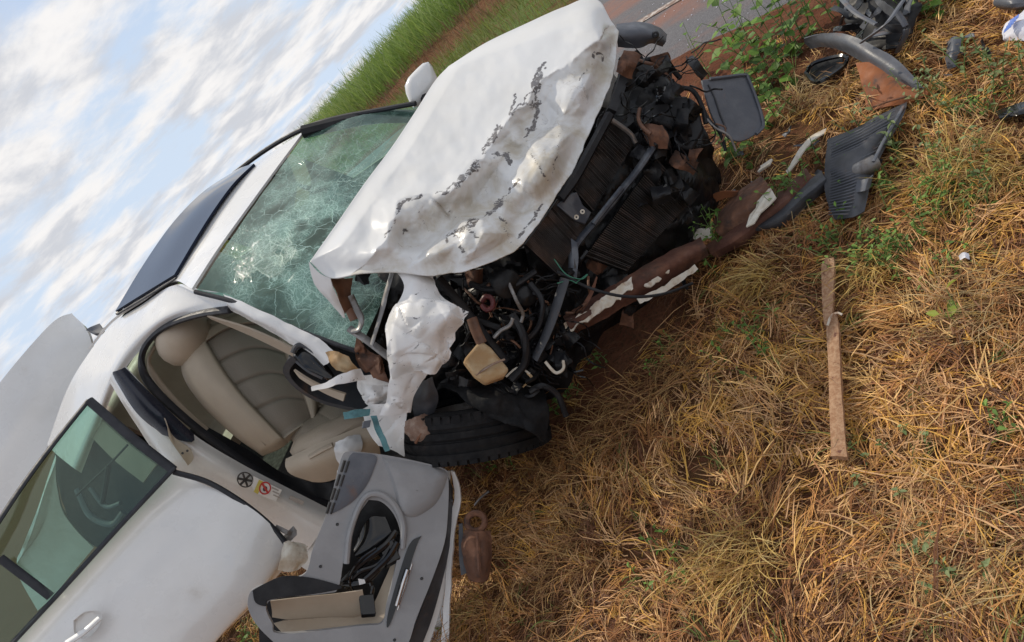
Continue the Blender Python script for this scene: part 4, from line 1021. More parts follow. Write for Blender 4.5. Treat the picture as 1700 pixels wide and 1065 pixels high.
# black oval speaker / mirror shell by the pillar, beige curved trim
bowl([(486, 590), (492, 576), (505, 574), (522, 584), (545, 608), (557, 628), (548, 632), (525, 622), (500, 610)], dplane((486, 590, 3.0), (557, 628, 2.97), (505, 574, 3.02)), -0.03, 'gloss_black', 'mirror_shell', car)
mb = MB(); hose(mb, [(486, 586, 2.98), (492, 575, 2.985), (506, 573, 2.99), (524, 584, 2.98)], .012); hose(mb, [(492, 600, 2.97), (512, 616, 2.96), (536, 628, 2.95)], .006); part(mb, 'mirror_rim', 'dark_grey_plastic')
mb = MB(); A, P = pgrid([[(490, 612, 3.06), (515, 628, 3.04), (540, 640, 3.02), (575, 652, 3.0)], [(500, 625, 3.08), (520, 638, 3.06), (545, 652, 3.04), (572, 664, 3.02)]], 5, 16)
part(mb.grid(P, .01), 'dash_end_trim', 'beige')

# ---------------------------------------------------------------- smashed nose
def crump(C, nu, nv, amp, sc, name, mat, parent=None, thick=0.003, seed=0.0, ridged=False, fn=Dc, o=4, **k):
    A, P = pgrid(C, nu, nv, fn)
    if ridged:
        sp = 120.0 / sc; A = A.copy(); x, y = A[..., 0].copy(), A[..., 1].copy()
        A[..., 2] += amp * (1.5 * facet(x, y, sp * 1.6, seed) + .7 * facet(x, y, sp * .7, seed + 1)); A[..., 0] += amp * 330 * facet(x, y, sp, seed + 2); A[..., 1] += amp * 330 * facet(x, y, sp, seed + 3)
        P = proj_grid(A, fn); amp = .0; k.setdefault('angle', 18)
    return (MB().grid(wob(P, amp, sc, o, seed) if amp else P, thick)).build(name, M[mat], parent if parent is not None else car, **k)
# dark mass of the engine and front frame
crump([[(560, 465, 3.15), (660, 455, 3.1), (760, 450, 3.02), (850, 420, 2.98), (930, 360, 3.02), (985, 250, 3.10), (1015, 150, 3.2), (1060, 90, 3.3)],
       [(575, 520, 3.12), (670, 520, 3.1), (770, 510, 3.0), (860, 470, 2.95), (960, 400, 3.0), (1030, 300, 3.08), (1080, 200, 3.2), (1110, 130, 3.3)],
       [(590, 570, 3.15), (690, 580, 3.2), (780, 575, 3.1), (870, 530, 3.0), (980, 440, 3.02), (1070, 350, 3.1), (1130, 250, 3.2), (1150, 180, 3.3)],
       [(620, 620, 3.2), (710, 630, 3.3), (800, 630, 3.2), (890, 590, 3.08), (985, 500, 3.08), (1080, 420, 3.12), (1150, 330, 3.2), (1180, 250, 3.3)],
       [(660, 680, 3.35), (740, 690, 3.45), (830, 690, 3.4), (920, 650, 3.25), (1000, 560, 3.22), (1090, 480, 3.25), (1165, 390, 3.3), (1195, 300, 3.4)]], 80, 140, 0.030, 5, 'engine', 'oily', ridged=True, thick=0.01)
dR = dplane((1011, 195, 3.0), (948, 308, 2.90), (1053, 236, 3.04))
rad = empty_part('radiator')
def core(L, dep, nf, name_b='core_plate'):
    """a quad core: corners a b (long side), c d (opposite); fins run across it"""
    a, b, c, d = [np.array(q, float) for q in L]
    part(slab([tuple(a), tuple(b), tuple(c), tuple(d)], lambda x, y: dep(x, y) + .012, .02), name_b, 'oily', rad, smooth=False)
    mb = MB()
    for i in range(nf):
        f = (i + .5) / nf; p, q = a + (b - a) * f, d + (c - d) * f
        n_ = 7; L_ = [p + (q - p) * (k / (n_ - 1)) for k in range(n_)]
        jit = 0.006 * fbm(np.array([[f * 9, k * .8, 3.3] for k in range(n_)]), 2) + .004 * rng.normal()
        P = [Dc(w[0] + 40 * jit[k], w[1], dep(*w) + jit[k]) for k, w in enumerate(L_)]
        mb.tube(P, 0.0034, 4)
    o = part(mb, 'cooling_fins', 'fin', rad, smooth=False); o['kind'] = 'stuff'
core([(1011, 195), (948, 308), (985, 350), (1053, 236)], dR, 46)
core([(930, 325), (872, 405), (925, 455), (972, 375)], dR, 34)
dR2 = dplane((1083, 250, 3.08), (960, 425, 2.93), (1150, 320, 3.14))
core([(1090, 262), (972, 425), (1040, 450), (1150, 330)], dR2, 54)
mb = MB(); hose(mb, [(1088, 238, 3.02), (1060, 280, 2.985), (1030, 318, 2.955), (1000, 355, 2.93), (955, 408, 2.885), (950, 445, 2.88)], 0.017, n=30, flat=.8)
hose(mb, [(1032, 312, 2.93), (1000, 352, 2.91), (985, 372, 2.90)], 0.012, n=8)
part(mb, 'cross_bar', 'steel')
mb = MB(); hose(mb, [(1036, 120, 3.08), (1028, 150, 3.03), (1014, 186, 2.98)], 0.026, n=8, sides=4); part(mb, 'upright_bracket', 'black_plastic')
mb = MB(); hose(mb, [(1012, 190, 2.965), (985, 240, 2.92), (955, 295, 2.87), (930, 330, 2.84)], 0.020, n=12, sides=6); part(mb, 'top_tank', 'black_plastic', rad)
mb = MB(); hose(mb, [(1055, 236, 3.03), (1045, 220, 3.01), (1010, 195, 2.97)], 0.010, n=12); part(mb, 'side_tank', 'alu', rad)
br = part(slab([(945, 322), (958, 318), (968, 340), (982, 352), (972, 372), (955, 366), (925, 340)], lambda x, y: dR(x, y) - .03, .01), 'lock_bracket', 'steel', bevel=.003)
for (x, y) in ((957, 360), (967, 351)):
    MB().lathe([(.0035, .004), (.0095, .004), (.0095, -.004)], Dc(x, y, dR(x, y) - .034), Dc(x, y, 2.5) - Dc(x, y, 2.8), 14).build('washer', M['foam'], br)
crump([[(948, 395, 2.86), (958, 402, 2.86)], [(950, 430, 2.87), (960, 430, 2.87)], [(952, 460, 2.88), (957, 462, 2.88)]], 10, 4, .003, 20, 'hanging_strap', 'steel')
# lamp box, rusty bracket, hoses at the far end of the nose
dL = dplane((1064, 173, 3.08), (1143, 158, 3.12), (1110, 230, 3.05))
lb = part(slab([(1068, 176), (1100, 158), (1143, 158), (1150, 190), (1122, 214), (1092, 204), (1066, 195)], dL, .10), 'lamp_housing', 'black_plastic', bevel=.012)
part(slab([(1143, 158), (1160, 170), (1170, 215), (1150, 250), (1122, 240), (1120, 214)], lambda x, y: dL(x, y) + .02, .10), 'lamp_shell', 'black_plastic', bevel=.012)
crump([[(1066, 205, 3.02), (1085, 208, 3.0), (1100, 206, 3.0)], [(1070, 225, 3.01), (1090, 225, 2.98), (1110, 228, 2.99)], [(1080, 242, 3.01), (1096, 244, 3.0), (1108, 244, 3.0)]], 12, 12, .010, 22, 'rusty_bracket', 'rust', thick=.006)
mb = MB(); hose(mb, [(1062, 180, 3.02), (1060, 196, 3.0), (1066, 210, 2.99), (1080, 222, 2.98)], .008); part(mb, 'rusty_rod', 'copper')
for i, (L, r, mt) in enumerate([([(1040, 118, 3.12), (1060, 105, 3.12), (1083, 98, 3.13), (1108, 108, 3.14), (1130, 130, 3.16)], .011, 'black_plastic'),
        ([(1050, 95, 3.15), (1070, 103, 3.1), (1095, 112, 3.12), (1128, 148, 3.14)], .007, 'copper'), ([(1030, 100, 3.2), (1050, 92, 3.15), (1058, 88, 3.12)], .014, 'black_plastic'),
        ([(1160, 160, 3.15), (1175, 195, 3.12), (1195, 220, 3.12), (1205, 250, 3.13)], .007, 'black_plastic'), ([(1168, 190, 3.13), (1185, 210, 3.1), (1210, 225, 3.1), (1222, 250, 3.12)], .005, 'alu'),
        ([(1130, 145, 3.12), (1150, 150, 3.12), (1165, 175, 3.12), (1172, 205, 3.12)], .010, 'black_plastic'), ([(1188, 205, 3.11), (1204, 212, 3.1), (1200, 232, 3.1), (1192, 236, 3.1)], .004, 'copper')]):
    mb = MB(); hose(mb, L, r); part(mb, 'nose_hose', mt)
crump([[(1022, 42, 3.32), (1060, 38, 3.34), (1090, 46, 3.36), (1106, 58, 3.37)], [(1024, 58, 3.26), (1060, 54, 3.26), (1088, 58, 3.28), (1104, 68, 3.32)], [(1026, 76, 3.3), (1058, 78, 3.3), (1080, 70, 3.32), (1100, 74, 3.35)]], 14, 24, .006, 12, 'far_fender_tip', 'slate_plastic', thick=.008)
MB().lathe([(.004, .006), (.012, .006), (.016, -.004)], Dc(1088, 57, 3.265), Dc(1088, 57, 3.0) - Dc(1088, 57, 3.2), 14).build('fender_bolt', M['black_plastic'], car)

# engine bay clutter on the near side
for L, r, mt, fl, nm in [([(651, 452, 2.78), (640, 490, 2.78), (633, 520, 2.78), (617, 572, 2.80)], .014, 'alu', .4, 'hood_strut'),
        ([(580, 545, 2.88), (610, 565, 2.86), (648, 594, 2.84)], .016, 'alu', .8, 'wiper_arm'),
        ([(560, 455, 2.95), (572, 490, 2.96), (590, 530, 2.96)], .022, 'copper', .5, 'cowl_bar'),
        ([(728, 460, 2.78), (765, 505, 2.80), (800, 550, 2.82), (840, 600, 2.84)], .018, 'black_plastic', .7, 'cross_beam'),
        ([(938, 462, 2.80), (920, 520, 2.80), (905, 560, 2.81), (888, 595, 2.83)], .024, 'dark_grey_plastic', .5, 'frame_bar'),
        ([(783, 528, 2.80), (790, 548, 2.79), (800, 570, 2.78)], .020, 'copper', .5, 'bracket_arm'),
        ([(845, 470, 2.80), (858, 500, 2.79), (868, 520, 2.79), (865, 535, 2.79)], .007, 'alu', 1, 'coolant_pipe'),
        ([(800, 500, 2.80), (806, 492, 2.79), (816, 495, 2.79), (818, 508, 2.79), (808, 514, 2.79), (800, 506, 2.8)], .010, 'red_rubber', 1, 'hose_clamp'),
        ([(905, 600, 2.82), (922, 618, 2.82), (935, 612, 2.82), (935, 598, 2.83)], .006, 'foam', 1, 'cable_loop'),
        ([(780, 470, 2.84), (810, 480, 2.82), (850, 475, 2.82), (890, 450, 2.82)], .012, 'black_plastic', 1, 'hose'),
        ([(760, 480, 2.86), (770, 520, 2.84), (790, 530, 2.85), (830, 545, 2.86)], .014, 'black_plastic', 1, 'hose'),
        ([(850, 520, 2.80), (870, 560, 2.80), (872, 600, 2.83), (850, 630, 2.86)], .016, 'black_plastic', 1, 'hose'),
        ([(880, 470, 2.82), (900, 500, 2.80), (895, 540, 2.82), (870, 570, 2.84)], .011, 'black_plastic', 1, 'hose'),
        ([(925, 450, 2.82), (980, 478, 2.80), (1040, 492, 2.80), (1100, 488, 2.82), (1150, 470, 2.88)], .006, 'black_plastic', 1, 'trailing_cable'),
        ([(920, 430, 2.80), (940, 455, 2.79), (965, 463, 2.79), (975, 455, 2.80), (955, 470, 2.79)], .0022, 'green_wire', 1, 'wire'),
        ([(925, 470, 2.79), (945, 465, 2.79), (958, 470, 2.79)], .0022, 'green_wire', 1, 'wire'),
        ([(820, 560, 2.80), (832, 548, 2.79), (846, 540, 2.79), (852, 528, 2.79)], .008, 'alu', 1, 'coolant_pipe'),
        ([(840, 625, 2.86), (860, 610, 2.85), (880, 620, 2.85)], .004, 'foam', 1, 'cable_loop'),
        ([(868, 642, 2.86), (882, 628, 2.85), (876, 618, 2.85)], .006, 'tan', .4, 'splinter'),
        ([(880, 650, 2.86), (900, 640, 2.85), (925, 655, 2.87), (940, 690, 2.9)], .012, 'black_plastic', 1, 'hose')]:
    mb = MB(); hose(mb, L, r, flat=fl); part(mb, nm, mt)
for k in range(90):
    x, y = random.uniform(760, 950), random.uniform(452, 640)
    if (x - 770) * 0.9 + 20 < (y - 640): continue
    n_ = random.randint(3, 5); L = [(x, y, 2.9)]; a = random.uniform(0, 6.28)
    for j in range(n_):
        a += random.uniform(-.9, .9); x += 17 * math.cos(a); y += 17 * math.sin(a); L.append((x, y, random.uniform(2.82, 2.93)))
    mb = MB(); hose(mb, L, random.choice((.002, .003, .003, .005, .008)), n=14, sides=5); part(mb, 'engine_hose', random.choice(('black_plastic', 'black_plastic', 'oily', 'oily', 'gloss_black', 'black_plastic', 'copper')))
for k in range(80):
    x, y = (random.uniform(755, 955), random.uniform(460, 650)) if k < 34 else ((random.uniform(1040, 1165), random.uniform(95, 340)) if k < 66 else (random.uniform(960, 1060), random.uniform(440, 540)))
    l, w = random.uniform(10, 24), random.uniform(6, 14); a = random.uniform(0, 6.28); ca, sa = math.cos(a), math.sin(a); z = random.uniform(2.84, 2.95) + (0 if k < 34 else .16)
    crump([[(x - l * ca + w * sa, y - l * sa - w * ca, z), (x + w * sa, y - w * ca, z - .02), (x + l * ca + w * sa, y + l * sa - w * ca, z + .03)], [(x - l * ca - w * sa, y - l * sa + w * ca, z + .03), (x - w * sa, y + w * ca, z), (x + l * ca - w * sa, y + l * sa + w * ca, z + .05)]], 8, 12, .012, 8, 'crushed_plate', random.choice(('black_plastic', 'oily', 'oily', 'black_plastic', 'oily', 'gloss_black', 'black_plastic', 'rust')), ridged=True, seed=k)
for k in range(34):
    x, y = random.uniform(1040, 1160), random.uniform(100, 330); a = random.uniform(0, 6.28); L = []
    for j in range(5):
        a += random.uniform(-.8, .8); x += 14 * math.cos(a); y += 14 * math.sin(a); L.append((x, y, random.uniform(2.98, 3.08)))
    mb = MB(); hose(mb, L, random.choice((.002, .003, .004)), n=14, sides=5); part(mb, 'nose_wire', random.choice(('black_plastic', 'gloss_black', 'oily')))
for k in range(16):
    x, y = random.uniform(765, 940), random.uniform(465, 635)
    d_ = random.uniform(2.88, 2.98); c_ = Dc(x, y, d_); R_ = Matrix.Rotation(random.uniform(0, 6), 3, Vector((random.random(), random.random(), random.random())))
    e_ = [np.array(R_ @ Vector(q)) * random.uniform(.015, .05) for q in ((1, 0, 0), (0, 1, 0), (0, 0, .6))]
    part(MB().box(c_, *e_), 'engine_fitting', random.choice(('black_plastic', 'oily', 'oily')), smooth=False, bevel=.004)
for (x, y, d_, r) in ((838, 470, 2.84, .055), (870, 490, 2.86, .04), (905, 520, 2.88, .035)):
    ax = Dc(x + 30, y + 10, d_ - .2) - Dc(x, y, d_)
    pr_ = []
    for k in range(8): pr_ += [(r, -.05 + .012 * k), (r * .86, -.05 + .012 * k + .006)]
    part(MB().lathe([(.001, -.05)] + pr_ + [(.001, .05)], Dc(x, y, d_), ax, 20), 'ribbed_pulley', 'oily')
part(slab([(798, 563), (815, 575), (846, 612), (838, 624), (808, 635), (790, 622), (770, 596)], dplane((770, 596, 2.74), (846, 612, 2.76), (798, 563, 2.78)), .05), 'broken_air_duct', 'tan', bevel=.01)
mb = MB(); hose(mb, [(790, 622, 2.735), (815, 606, 2.735), (838, 596, 2.745)], .006, flat=.5); part(mb, 'duct_rib', 'mud')

# crumpled fender, white shards, webbing
crump([[(660, 450, 2.72), (690, 452, 2.71), (718, 457, 2.73)], [(672, 480, 2.69), (695, 484, 2.66), (730, 490, 2.68)], [(655, 515, 2.665), (700, 505, 2.62), (768, 515, 2.64)]], 30, 30, .010, 5, 'fender_top', 'torn_paint', seed=9.0, ridged=True)
crump([[(645, 522, 2.66), (660, 508, 2.66), (708, 496, 2.63), (745, 503, 2.62), (778, 515, 2.63)],
       [(642, 548, 2.66), (662, 540, 2.62), (705, 535, 2.58), (738, 535, 2.57), (762, 540, 2.62)],
       [(643, 580, 2.68), (664, 575, 2.63), (704, 570, 2.60), (730, 568, 2.62), (748, 570, 2.63)],
       [(650, 606, 2.72), (668, 605, 2.67), (700, 605, 2.63), (722, 600, 2.62), (742, 594, 2.64)],
       [(655, 628, 2.76), (672, 622, 2.72), (694, 620, 2.68), (708, 622, 2.66), (722, 618, 2.66)]], 60, 60, .020, 4.2, 'near_fender', 'torn_paint', ridged=True, seed=4.2)
crump([[(645, 606, 2.74), (680, 610, 2.70), (716, 615, 2.69)], [(646, 645, 2.80), (670, 645, 2.76), (696, 640, 2.76)], [(632, 688, 2.88), (655, 688, 2.86), (680, 682, 2.86)]], 20, 20, .010, 6, 'fender_corner', 'torn_paint', seed=2.0, ridged=True)
crump([[(598, 678, 2.95), (630, 670, 2.92), (680, 668, 2.90)], [(612, 712, 2.97), (640, 715, 2.93), (674, 715, 2.92)], [(630, 740, 2.98), (650, 745, 2.95), (670, 756, 2.95)]], 20, 24, .008, 4, 'door_hinge_panel', 'torn_paint', seed=5.0, ridged=True)
crump([[(596, 624, 2.94), (625, 628, 2.92), (655, 642, 2.92)], [(590, 645, 2.95), (622, 655, 2.89), (652, 660, 2.9)], [(602, 672, 2.96), (630, 690, 2.93), (645, 680, 2.93)]], 40, 40, .026, 6, 'torn_pillar_base', 'torn_paint', ridged=True, seed=8.0)
crump([[(519, 643, 2.9), (550, 632, 2.88), (580, 615, 2.88), (600, 612, 2.90)], [(519, 650, 2.9), (552, 643, 2.87), (585, 632, 2.88), (608, 632, 2.90)]], 8, 24, .008, 6, 'bent_shard', 'torn_paint', seed=3, ridged=True)
crump([[(540, 585, 2.93), (560, 583, 2.92), (580, 590, 2.92)], [(548, 600, 2.93), (566, 602, 2.90), (590, 606, 2.92)], [(560, 612, 2.94), (580, 616, 2.93), (600, 618, 2.93)]], 20, 20, .012, 20, 'pillar_foam', 'tan', seed=3)
crump([[(590, 560, 2.94), (610, 575, 2.92), (640, 600, 2.9)], [(592, 585, 2.95), (612, 600, 2.92), (645, 625, 2.9)], [(600, 605, 2.97), (620, 622, 2.95), (650, 640, 2.93)]], 24, 24, .024, 7, 'cowl_wreckage', 'rust', ridged=True, seed=6)
crump([[(570, 684, 2.90), (592, 680, 2.89), (614, 678, 2.9)], [(572, 697, 2.90), (594, 692, 2.89), (614, 690, 2.9)]], 6, 16, .006, 24, 'torn_webbing', 'teal', thick=.004)
crump([[(615, 690, 2.88), (622, 712, 2.87), (632, 732, 2.86), (640, 750, 2.86)], [(624, 688, 2.88), (631, 708, 2.87), (641, 728, 2.86), (648, 748, 2.86)]], 6, 16, .006, 24, 'torn_webbing', 'teal', thick=.004)
part(MB().box(Dc(608, 704, 2.92), Dc(620, 702, 2.92) - Dc(608, 704, 2.92), Dc(606, 716, 2.92) - Dc(608, 704, 2.92), (.01, 0, 0.0)), 'door_latch_block', 'slate_plastic', smooth=False, bevel=.002)
crump([[(672, 700, 2.93), (690, 695, 2.90), (708, 690, 2.92)], [(676, 715, 2.90), (700, 712, 2.87), (728, 712, 2.90)], [(685, 730, 2.92), (700, 732, 2.90), (720, 726, 2.92)]], 24, 24, .014, 22, 'mud_caked_joint', 'mud', thick=.01)
mb = MB(); hose(mb, [(690, 735, 2.89), (702, 716, 2.87), (722, 705, 2.88)], .006); part(mb, 'joint_pin', 'rust')
crump([[(680, 640, 2.90), (700, 632, 2.86), (720, 625, 2.86)], [(684, 660, 2.90), (705, 660, 2.86), (725, 655, 2.88)], [(690, 690, 2.94), (710, 690, 2.92), (722, 680, 2.92)]], 20, 20, .012, 14, 'wheel_liner', 'dark_grey_plastic')
crump([[(730, 640, 2.98), (790, 632, 2.96), (860, 640, 2.94), (905, 660, 2.94)], [(770, 662, 2.88), (815, 662, 2.82), (865, 676, 2.82), (910, 690, 2.86)], [(815, 690, 2.84), (845, 705, 2.80), (880, 716, 2.80), (900, 728, 2.84)]], 30, 40, .018, 4, 'torn_tyre_flap', 'tyre', thick=.008, ridged=True)

# ---------------------------------------------------------------- front door, inside out
dF = dplane((581, 748, 2.84), (741, 780, 2.90), (600, 1060, 2.74))
door = empty_part('front_door')
outer = [(581, 748), (640, 755), (700, 767), (738, 778), (744, 796), (743, 850), (737, 901), (715, 965), (692, 1021), (668, 1080), (600, 1110), (490, 1085), (440, 1050), (415, 1015), (414, 986), (430, 972), (470, 962), (507, 950), (520, 908), (543, 850), (556, 800), (568, 756)]
hole = [(612, 829), (632, 832), (650, 848), (662, 872), (664, 896), (654, 950), (642, 1000), (634, 1032), (600, 1037), (470, 1050), (453, 1034), (448, 996), (540, 984), (562, 974), (572, 920), (588, 866)]
outer = outline(outer, 110); hole = outline(hole, 80)
P = np.array([Dc(x, y, dF(x, y)) for x, y in outer]); Q = np.array([Dc(x, y, dF(x, y)) for x, y in hole])
bm = bmesh.new()
bv = [[bm.verts.new(q) for q in P], [bm.verts.new(q) for q in Q]]
ed = []
for lp in bv:
    for a, b in zip(lp, lp[1:] + lp[:1]): ed.append(bm.edges.new((a, b)))
bmesh.ops.triangle_fill(bm, use_beauty=True, use_dissolve=False, edges=ed)
bm.verts.index_update()
TV = [tuple(v.co) for v in bm.verts]; TF = [tuple(v.index for v in f.verts) for f in bm.faces]; bm.free()
trim = MB().add(TV, TF).build('trim_panel', M['grey_plastic'], door, smooth=False)
so = trim.modifiers.new('thick', 'SOLIDIFY'); so.thickness = 0.03; so.offset = 0
bv_ = trim.modifiers.new('bevel', 'BEVEL'); bv_.width = .008; bv_.segments = 3; bv_.limit_method = 'ANGLE'; bv_.angle_limit = math.radians(50)
up_ = lambda k: (lambda x, y: dF(x, y) - .016 - k)
bowl([(634, 758), (690, 767), (740, 781), (741, 800), (728, 830), (712, 846), (690, 858), (672, 856), (662, 842), (650, 800)], up_(-.002), -.022, 'grey_plastic', 'speaker_pod', trim, 40)
bowl([(586, 751), (624, 756), (620, 780), (608, 806), (586, 832), (556, 850), (551, 846), (566, 800), (578, 762)], up_(.002), -.003, 'slate_plastic', 'inset_panel', trim, 40)
for k in range(4):
    a, b = (571 - 8 * k, 764 + 23 * k), (565 - 8 * k, 783 + 23 * k)
    mb = MB(); hose(mb, [(a[0] + 1, a[1], up_(.003)(*a)), (b[0] + 1, b[1], up_(.003)(*b))], .0055, n=4); part(mb, 'vent_slot', 'print_black', trim)
    mb = MB(); hose(mb, [(a[0] + 8, a[1] + 1, up_(.003)(*a)), (b[0] + 8, b[1] + 1, up_(.003)(*b))], .004, n=4); part(mb, 'vent_slot', 'print_black', trim)
# raised shoulder running round the recess
mb = MB(); hose(mb, [(575, 935, up_(.0)(575, 935)), (582, 880, up_(.006)(582, 880)), (604, 828, up_(.008)(604, 828)), (630, 820, up_(.008)(630, 820)), (655, 838, up_(.006)(655, 838)), (670, 872, up_(.004)(670, 872)), (668, 910, up_(0)(668, 910))], .012, n=30, flat=.9); part(mb, 'recess_rim', 'grey_plastic', trim)
# recess: dark back, beige pocket, wiring
dB = lambda x, y: dF(x, y) + .12
part(slab([(419, 980), (440, 968), (471, 956), (510, 958), (545, 966), (568, 976), (520, 986), (449, 995), (442, 1006), (424, 1000)], up_(.004), .006, n=40), 'armrest_top', 'black_plastic', door, smooth=False, bevel=.002)
for x_, y_ in ((560, 870), (532, 940), (700, 960), (735, 800), (655, 1062)):
    MB().lathe([(.001, .001), (.004, .002), (.006, -.003)], Dc(x_, y_, up_(.001)(x_, y_)), Dc(x_, y_, 2.5) - Dc(x_, y_, 2.7), 10).build('screw', M['print_black'], door)
part(slab([(560, 800), (680, 820), (680, 960), (650, 1060), (430, 1070), (430, 980), (540, 970)], dB, .01), 'recess_back', 'black_plastic', door, smooth=False)
crump([[(449, 996, 2.755), (500, 990, 2.755), (560, 984, 2.76), (602, 978, 2.765)], [(452, 1014, 2.80), (500, 1010, 2.80), (560, 1005, 2.80), (606, 1000, 2.81)], [(452, 1032, 2.83), (500, 1030, 2.83), (560, 1026, 2.83), (608, 1022, 2.84)]], 8, 14, .001, 5, 'pocket_wall', 'beige', door, thick=.004)
crump([[(452, 1032, 2.82), (540, 1026, 2.82), (606, 1020, 2.83), (640, 960, 2.85), (658, 912, 2.87)], [(470, 1052, 2.77), (560, 1046, 2.77), (634, 1036, 2.78), (650, 980, 2.83), (664, 920, 2.86)]], 8, 20, .001, 5, 'pocket_floor', 'beige', door, thick=.004)
crump([[(592, 905, 2.84), (612, 862, 2.86), (640, 858, 2.87)], [(590, 920, 2.81), (615, 905, 2.82), (650, 885, 2.85)], [(600, 925, 2.83), (630, 925, 2.84), (650, 905, 2.86)]], 14, 14, .006, 14, 'broken_armrest', 'gloss_black', door, thick=.008)
for L, r in [([(570, 965, 2.80), (600, 935, 2.79), (640, 905, 2.80), (658, 882, 2.83)], .013), ([(575, 975, 2.80), (595, 950, 2.78), (630, 935, 2.79), (655, 895, 2.81)], .010), ([(565, 970, 2.79), (590, 968, 2.78), (615, 960, 2.78), (640, 930, 2.80)], .011), ([(605, 955, 2.79), (618, 975, 2.79), (612, 1005, 2.79)], .009), ([(590, 985, 2.79), (580, 960, 2.77), (598, 930, 2.78), (625, 910, 2.79)], .006), ([(600, 968, 2.775), (620, 950, 2.77), (645, 925, 2.78), (660, 900, 2.80)], .012)]:
    mb = MB(); hose(mb, L, r); part(mb, 'wiring_loom', 'gloss_black', door)
part(MB().box(Dc(610, 1006, 2.78), Dc(622, 1004, 2.78) - Dc(598, 1006, 2.78), Dc(612, 1022, 2.78) - Dc(608, 990, 2.78), (.012, .01, .01)), 'connector', 'gloss_black', door, smooth=False, bevel=.003)
part(MB().box(Dc(646, 920, 2.80), Dc(656, 912, 2.80) - Dc(634, 925, 2.80), Dc(652, 940, 2.80) - Dc(638, 908, 2.80), (.02, .01, .01)), 'window_switch', 'gloss_black', door, smooth=False, bevel=.004)
crump([[(595, 960, 2.765), (606, 962, 2.765)], [(597, 970, 2.765), (607, 968, 2.765)]], 4, 4, .003, 30, 'white_tag', 'white_film', door)
# inner handle
part(slab([(700, 889), (692, 905), (672, 965), (650, 1030), (642, 1040), (646, 1010), (668, 935), (682, 900)], up_(.004), .004, n=36), 'handle_bezel', 'gloss_black', door, smooth=False)
mb = MB(); hose(mb, [(676, 945, up_(.016)(676, 945)), (668, 970, up_(.02)(668, 970)), (658, 1005, up_(.016)(658, 1005))], .009, flat=.6); part(mb, 'handle_lever', 'chrome', door)
mb = MB(); hose(mb, [(684, 935, up_(.008)(684, 935)), (672, 975, up_(.009)(672, 975)), (660, 1012, up_(.008)(660, 1012))], .004, flat=.6); part(mb, 'handle_trim', 'chrome', door)
# lower edge band and outer white skin
crump([[(744, 790, 2.91), (742, 860, 2.89), (730, 925, 2.86), (700, 1010, 2.82), (672, 1080, 2.79)], [(752, 810, 2.95), (750, 880, 2.93), (738, 950, 2.90), (716, 1030, 2.86), (690, 1095, 2.83)]], 8, 30, .001, 5, 'trim_edge', 'dark_grey_plastic', door, thick=.006)
crump([[(742, 880, 2.93), (733, 950, 2.9), (710, 1020, 2.87), (684, 1085, 2.84)], [(748, 890, 2.955), (742, 965, 2.93), (722, 1040, 2.89), (700, 1100, 2.86)]], 6, 30, .003, 10, 'inner_shell', 'paint', door, thick=.004)
crump([[(748, 781, 2.92), (752, 800, 2.93), (754, 830, 2.94), (745, 870, 2.93), (742, 925, 2.92), (738, 985, 2.91), (732, 1075, 2.88)], [(754, 783, 2.92), (762, 806, 2.925), (764, 838, 2.93), (756, 876, 2.92), (750, 930, 2.91), (747, 990, 2.90), (744, 1080, 2.87)]], 8, 50, .004, 16, 'outer_skin_edge', 'paint', door, thick=.01)
MB().lathe([(.001, .003), (.006, .003), (.006, -.003)], Dc(750, 831, 2.915), Dc(750, 831, 2.7) - Dc(750, 831, 2.8), 10).build('bolt_hole', M['print_black'], door)
crump([[(748, 781, 2.99), (744, 870, 3.01), (738, 980, 2.98), (730, 1080, 2.95)], [(640, 790, 3.06), (640, 880, 3.04), (620, 980, 2.98), (600, 1100, 2.92)], [(560, 780, 3.05), (550, 880, 3.0), (520, 960, 2.95), (440, 1060, 2.87)]], 20, 20, .006, 6, 'outer_skin', 'paint', door, thick=.006)

# ---------------------------------------------------------------- loose wreckage on the ground
def gd_(h=0.0):
    return lambda x, y: float((G(x, y, h + .03) - CAM) @ CM[:, 2])
def gp(L): return [[(x, y, gd_(h)(x, y)) for (x, y, h) in r] for r in L]
def gsheet(L, nu, nv, name, mat, label, cat, amp=.003, sc=14, thick=.004, ridged=False, parent=None, seed=0.0, **k):
    A, P = pgrid(gp(L), nu, nv, Wd)
    mb = MB().grid(wob(P, amp, sc, 4, seed, ridged), thick)
    return mb.build(name, M[mat], parent, label=label, cat=cat, **k) if parent is None else mb.build(name, M[mat], parent)
def gtube(L, r, n=24, sides=8, flat=1.0, mb=None):
    return (mb or MB()).tube(crom(np.array([G(q[0], q[1], q[2] + .03) for q in L]), n), r, sides, flat)

# wheel arch liner: a grey arch with a mud-orange flap
e = empty('wheel_arch_liner', G(1450, 150, 0), 'grey plastic wheel arch liner with an orange mud stained flap', 'car part')
gsheet([[(1336, 62, .10), (1370, 54, .15), (1410, 58, .17), (1450, 76, .16), (1490, 100, .12), (1535, 146, .05)],
        [(1338, 70, .06), (1370, 66, .12), (1408, 74, .15), (1446, 94, .14), (1484, 118, .10), (1525, 146, .05)],
        [(1348, 80, .03), (1372, 76, .07), (1404, 84, .09), (1436, 104, .09), (1470, 128, .06), (1505, 148, .03)]], 12, 50, 'arch', 'slate_plastic', None, None, .004, 9, .006, parent=e)
o_ = gsheet([[(1422, 104, .11), (1450, 106, .11), (1480, 124, .08), (1536, 148, .04)], [(1430, 130, .08), (1460, 132, .08), (1490, 142, .06), (1540, 156, .03)], [(1436, 158, .04), (1462, 158, .05), (1492, 158, .05), (1530, 162, .03)], [(1440, 188, .02), (1462, 180, .03), (1490, 174, .03), (1520, 166, .02)]], 20, 24, 'flap', 'orange', None, None, .006, 12, .005, parent=e)
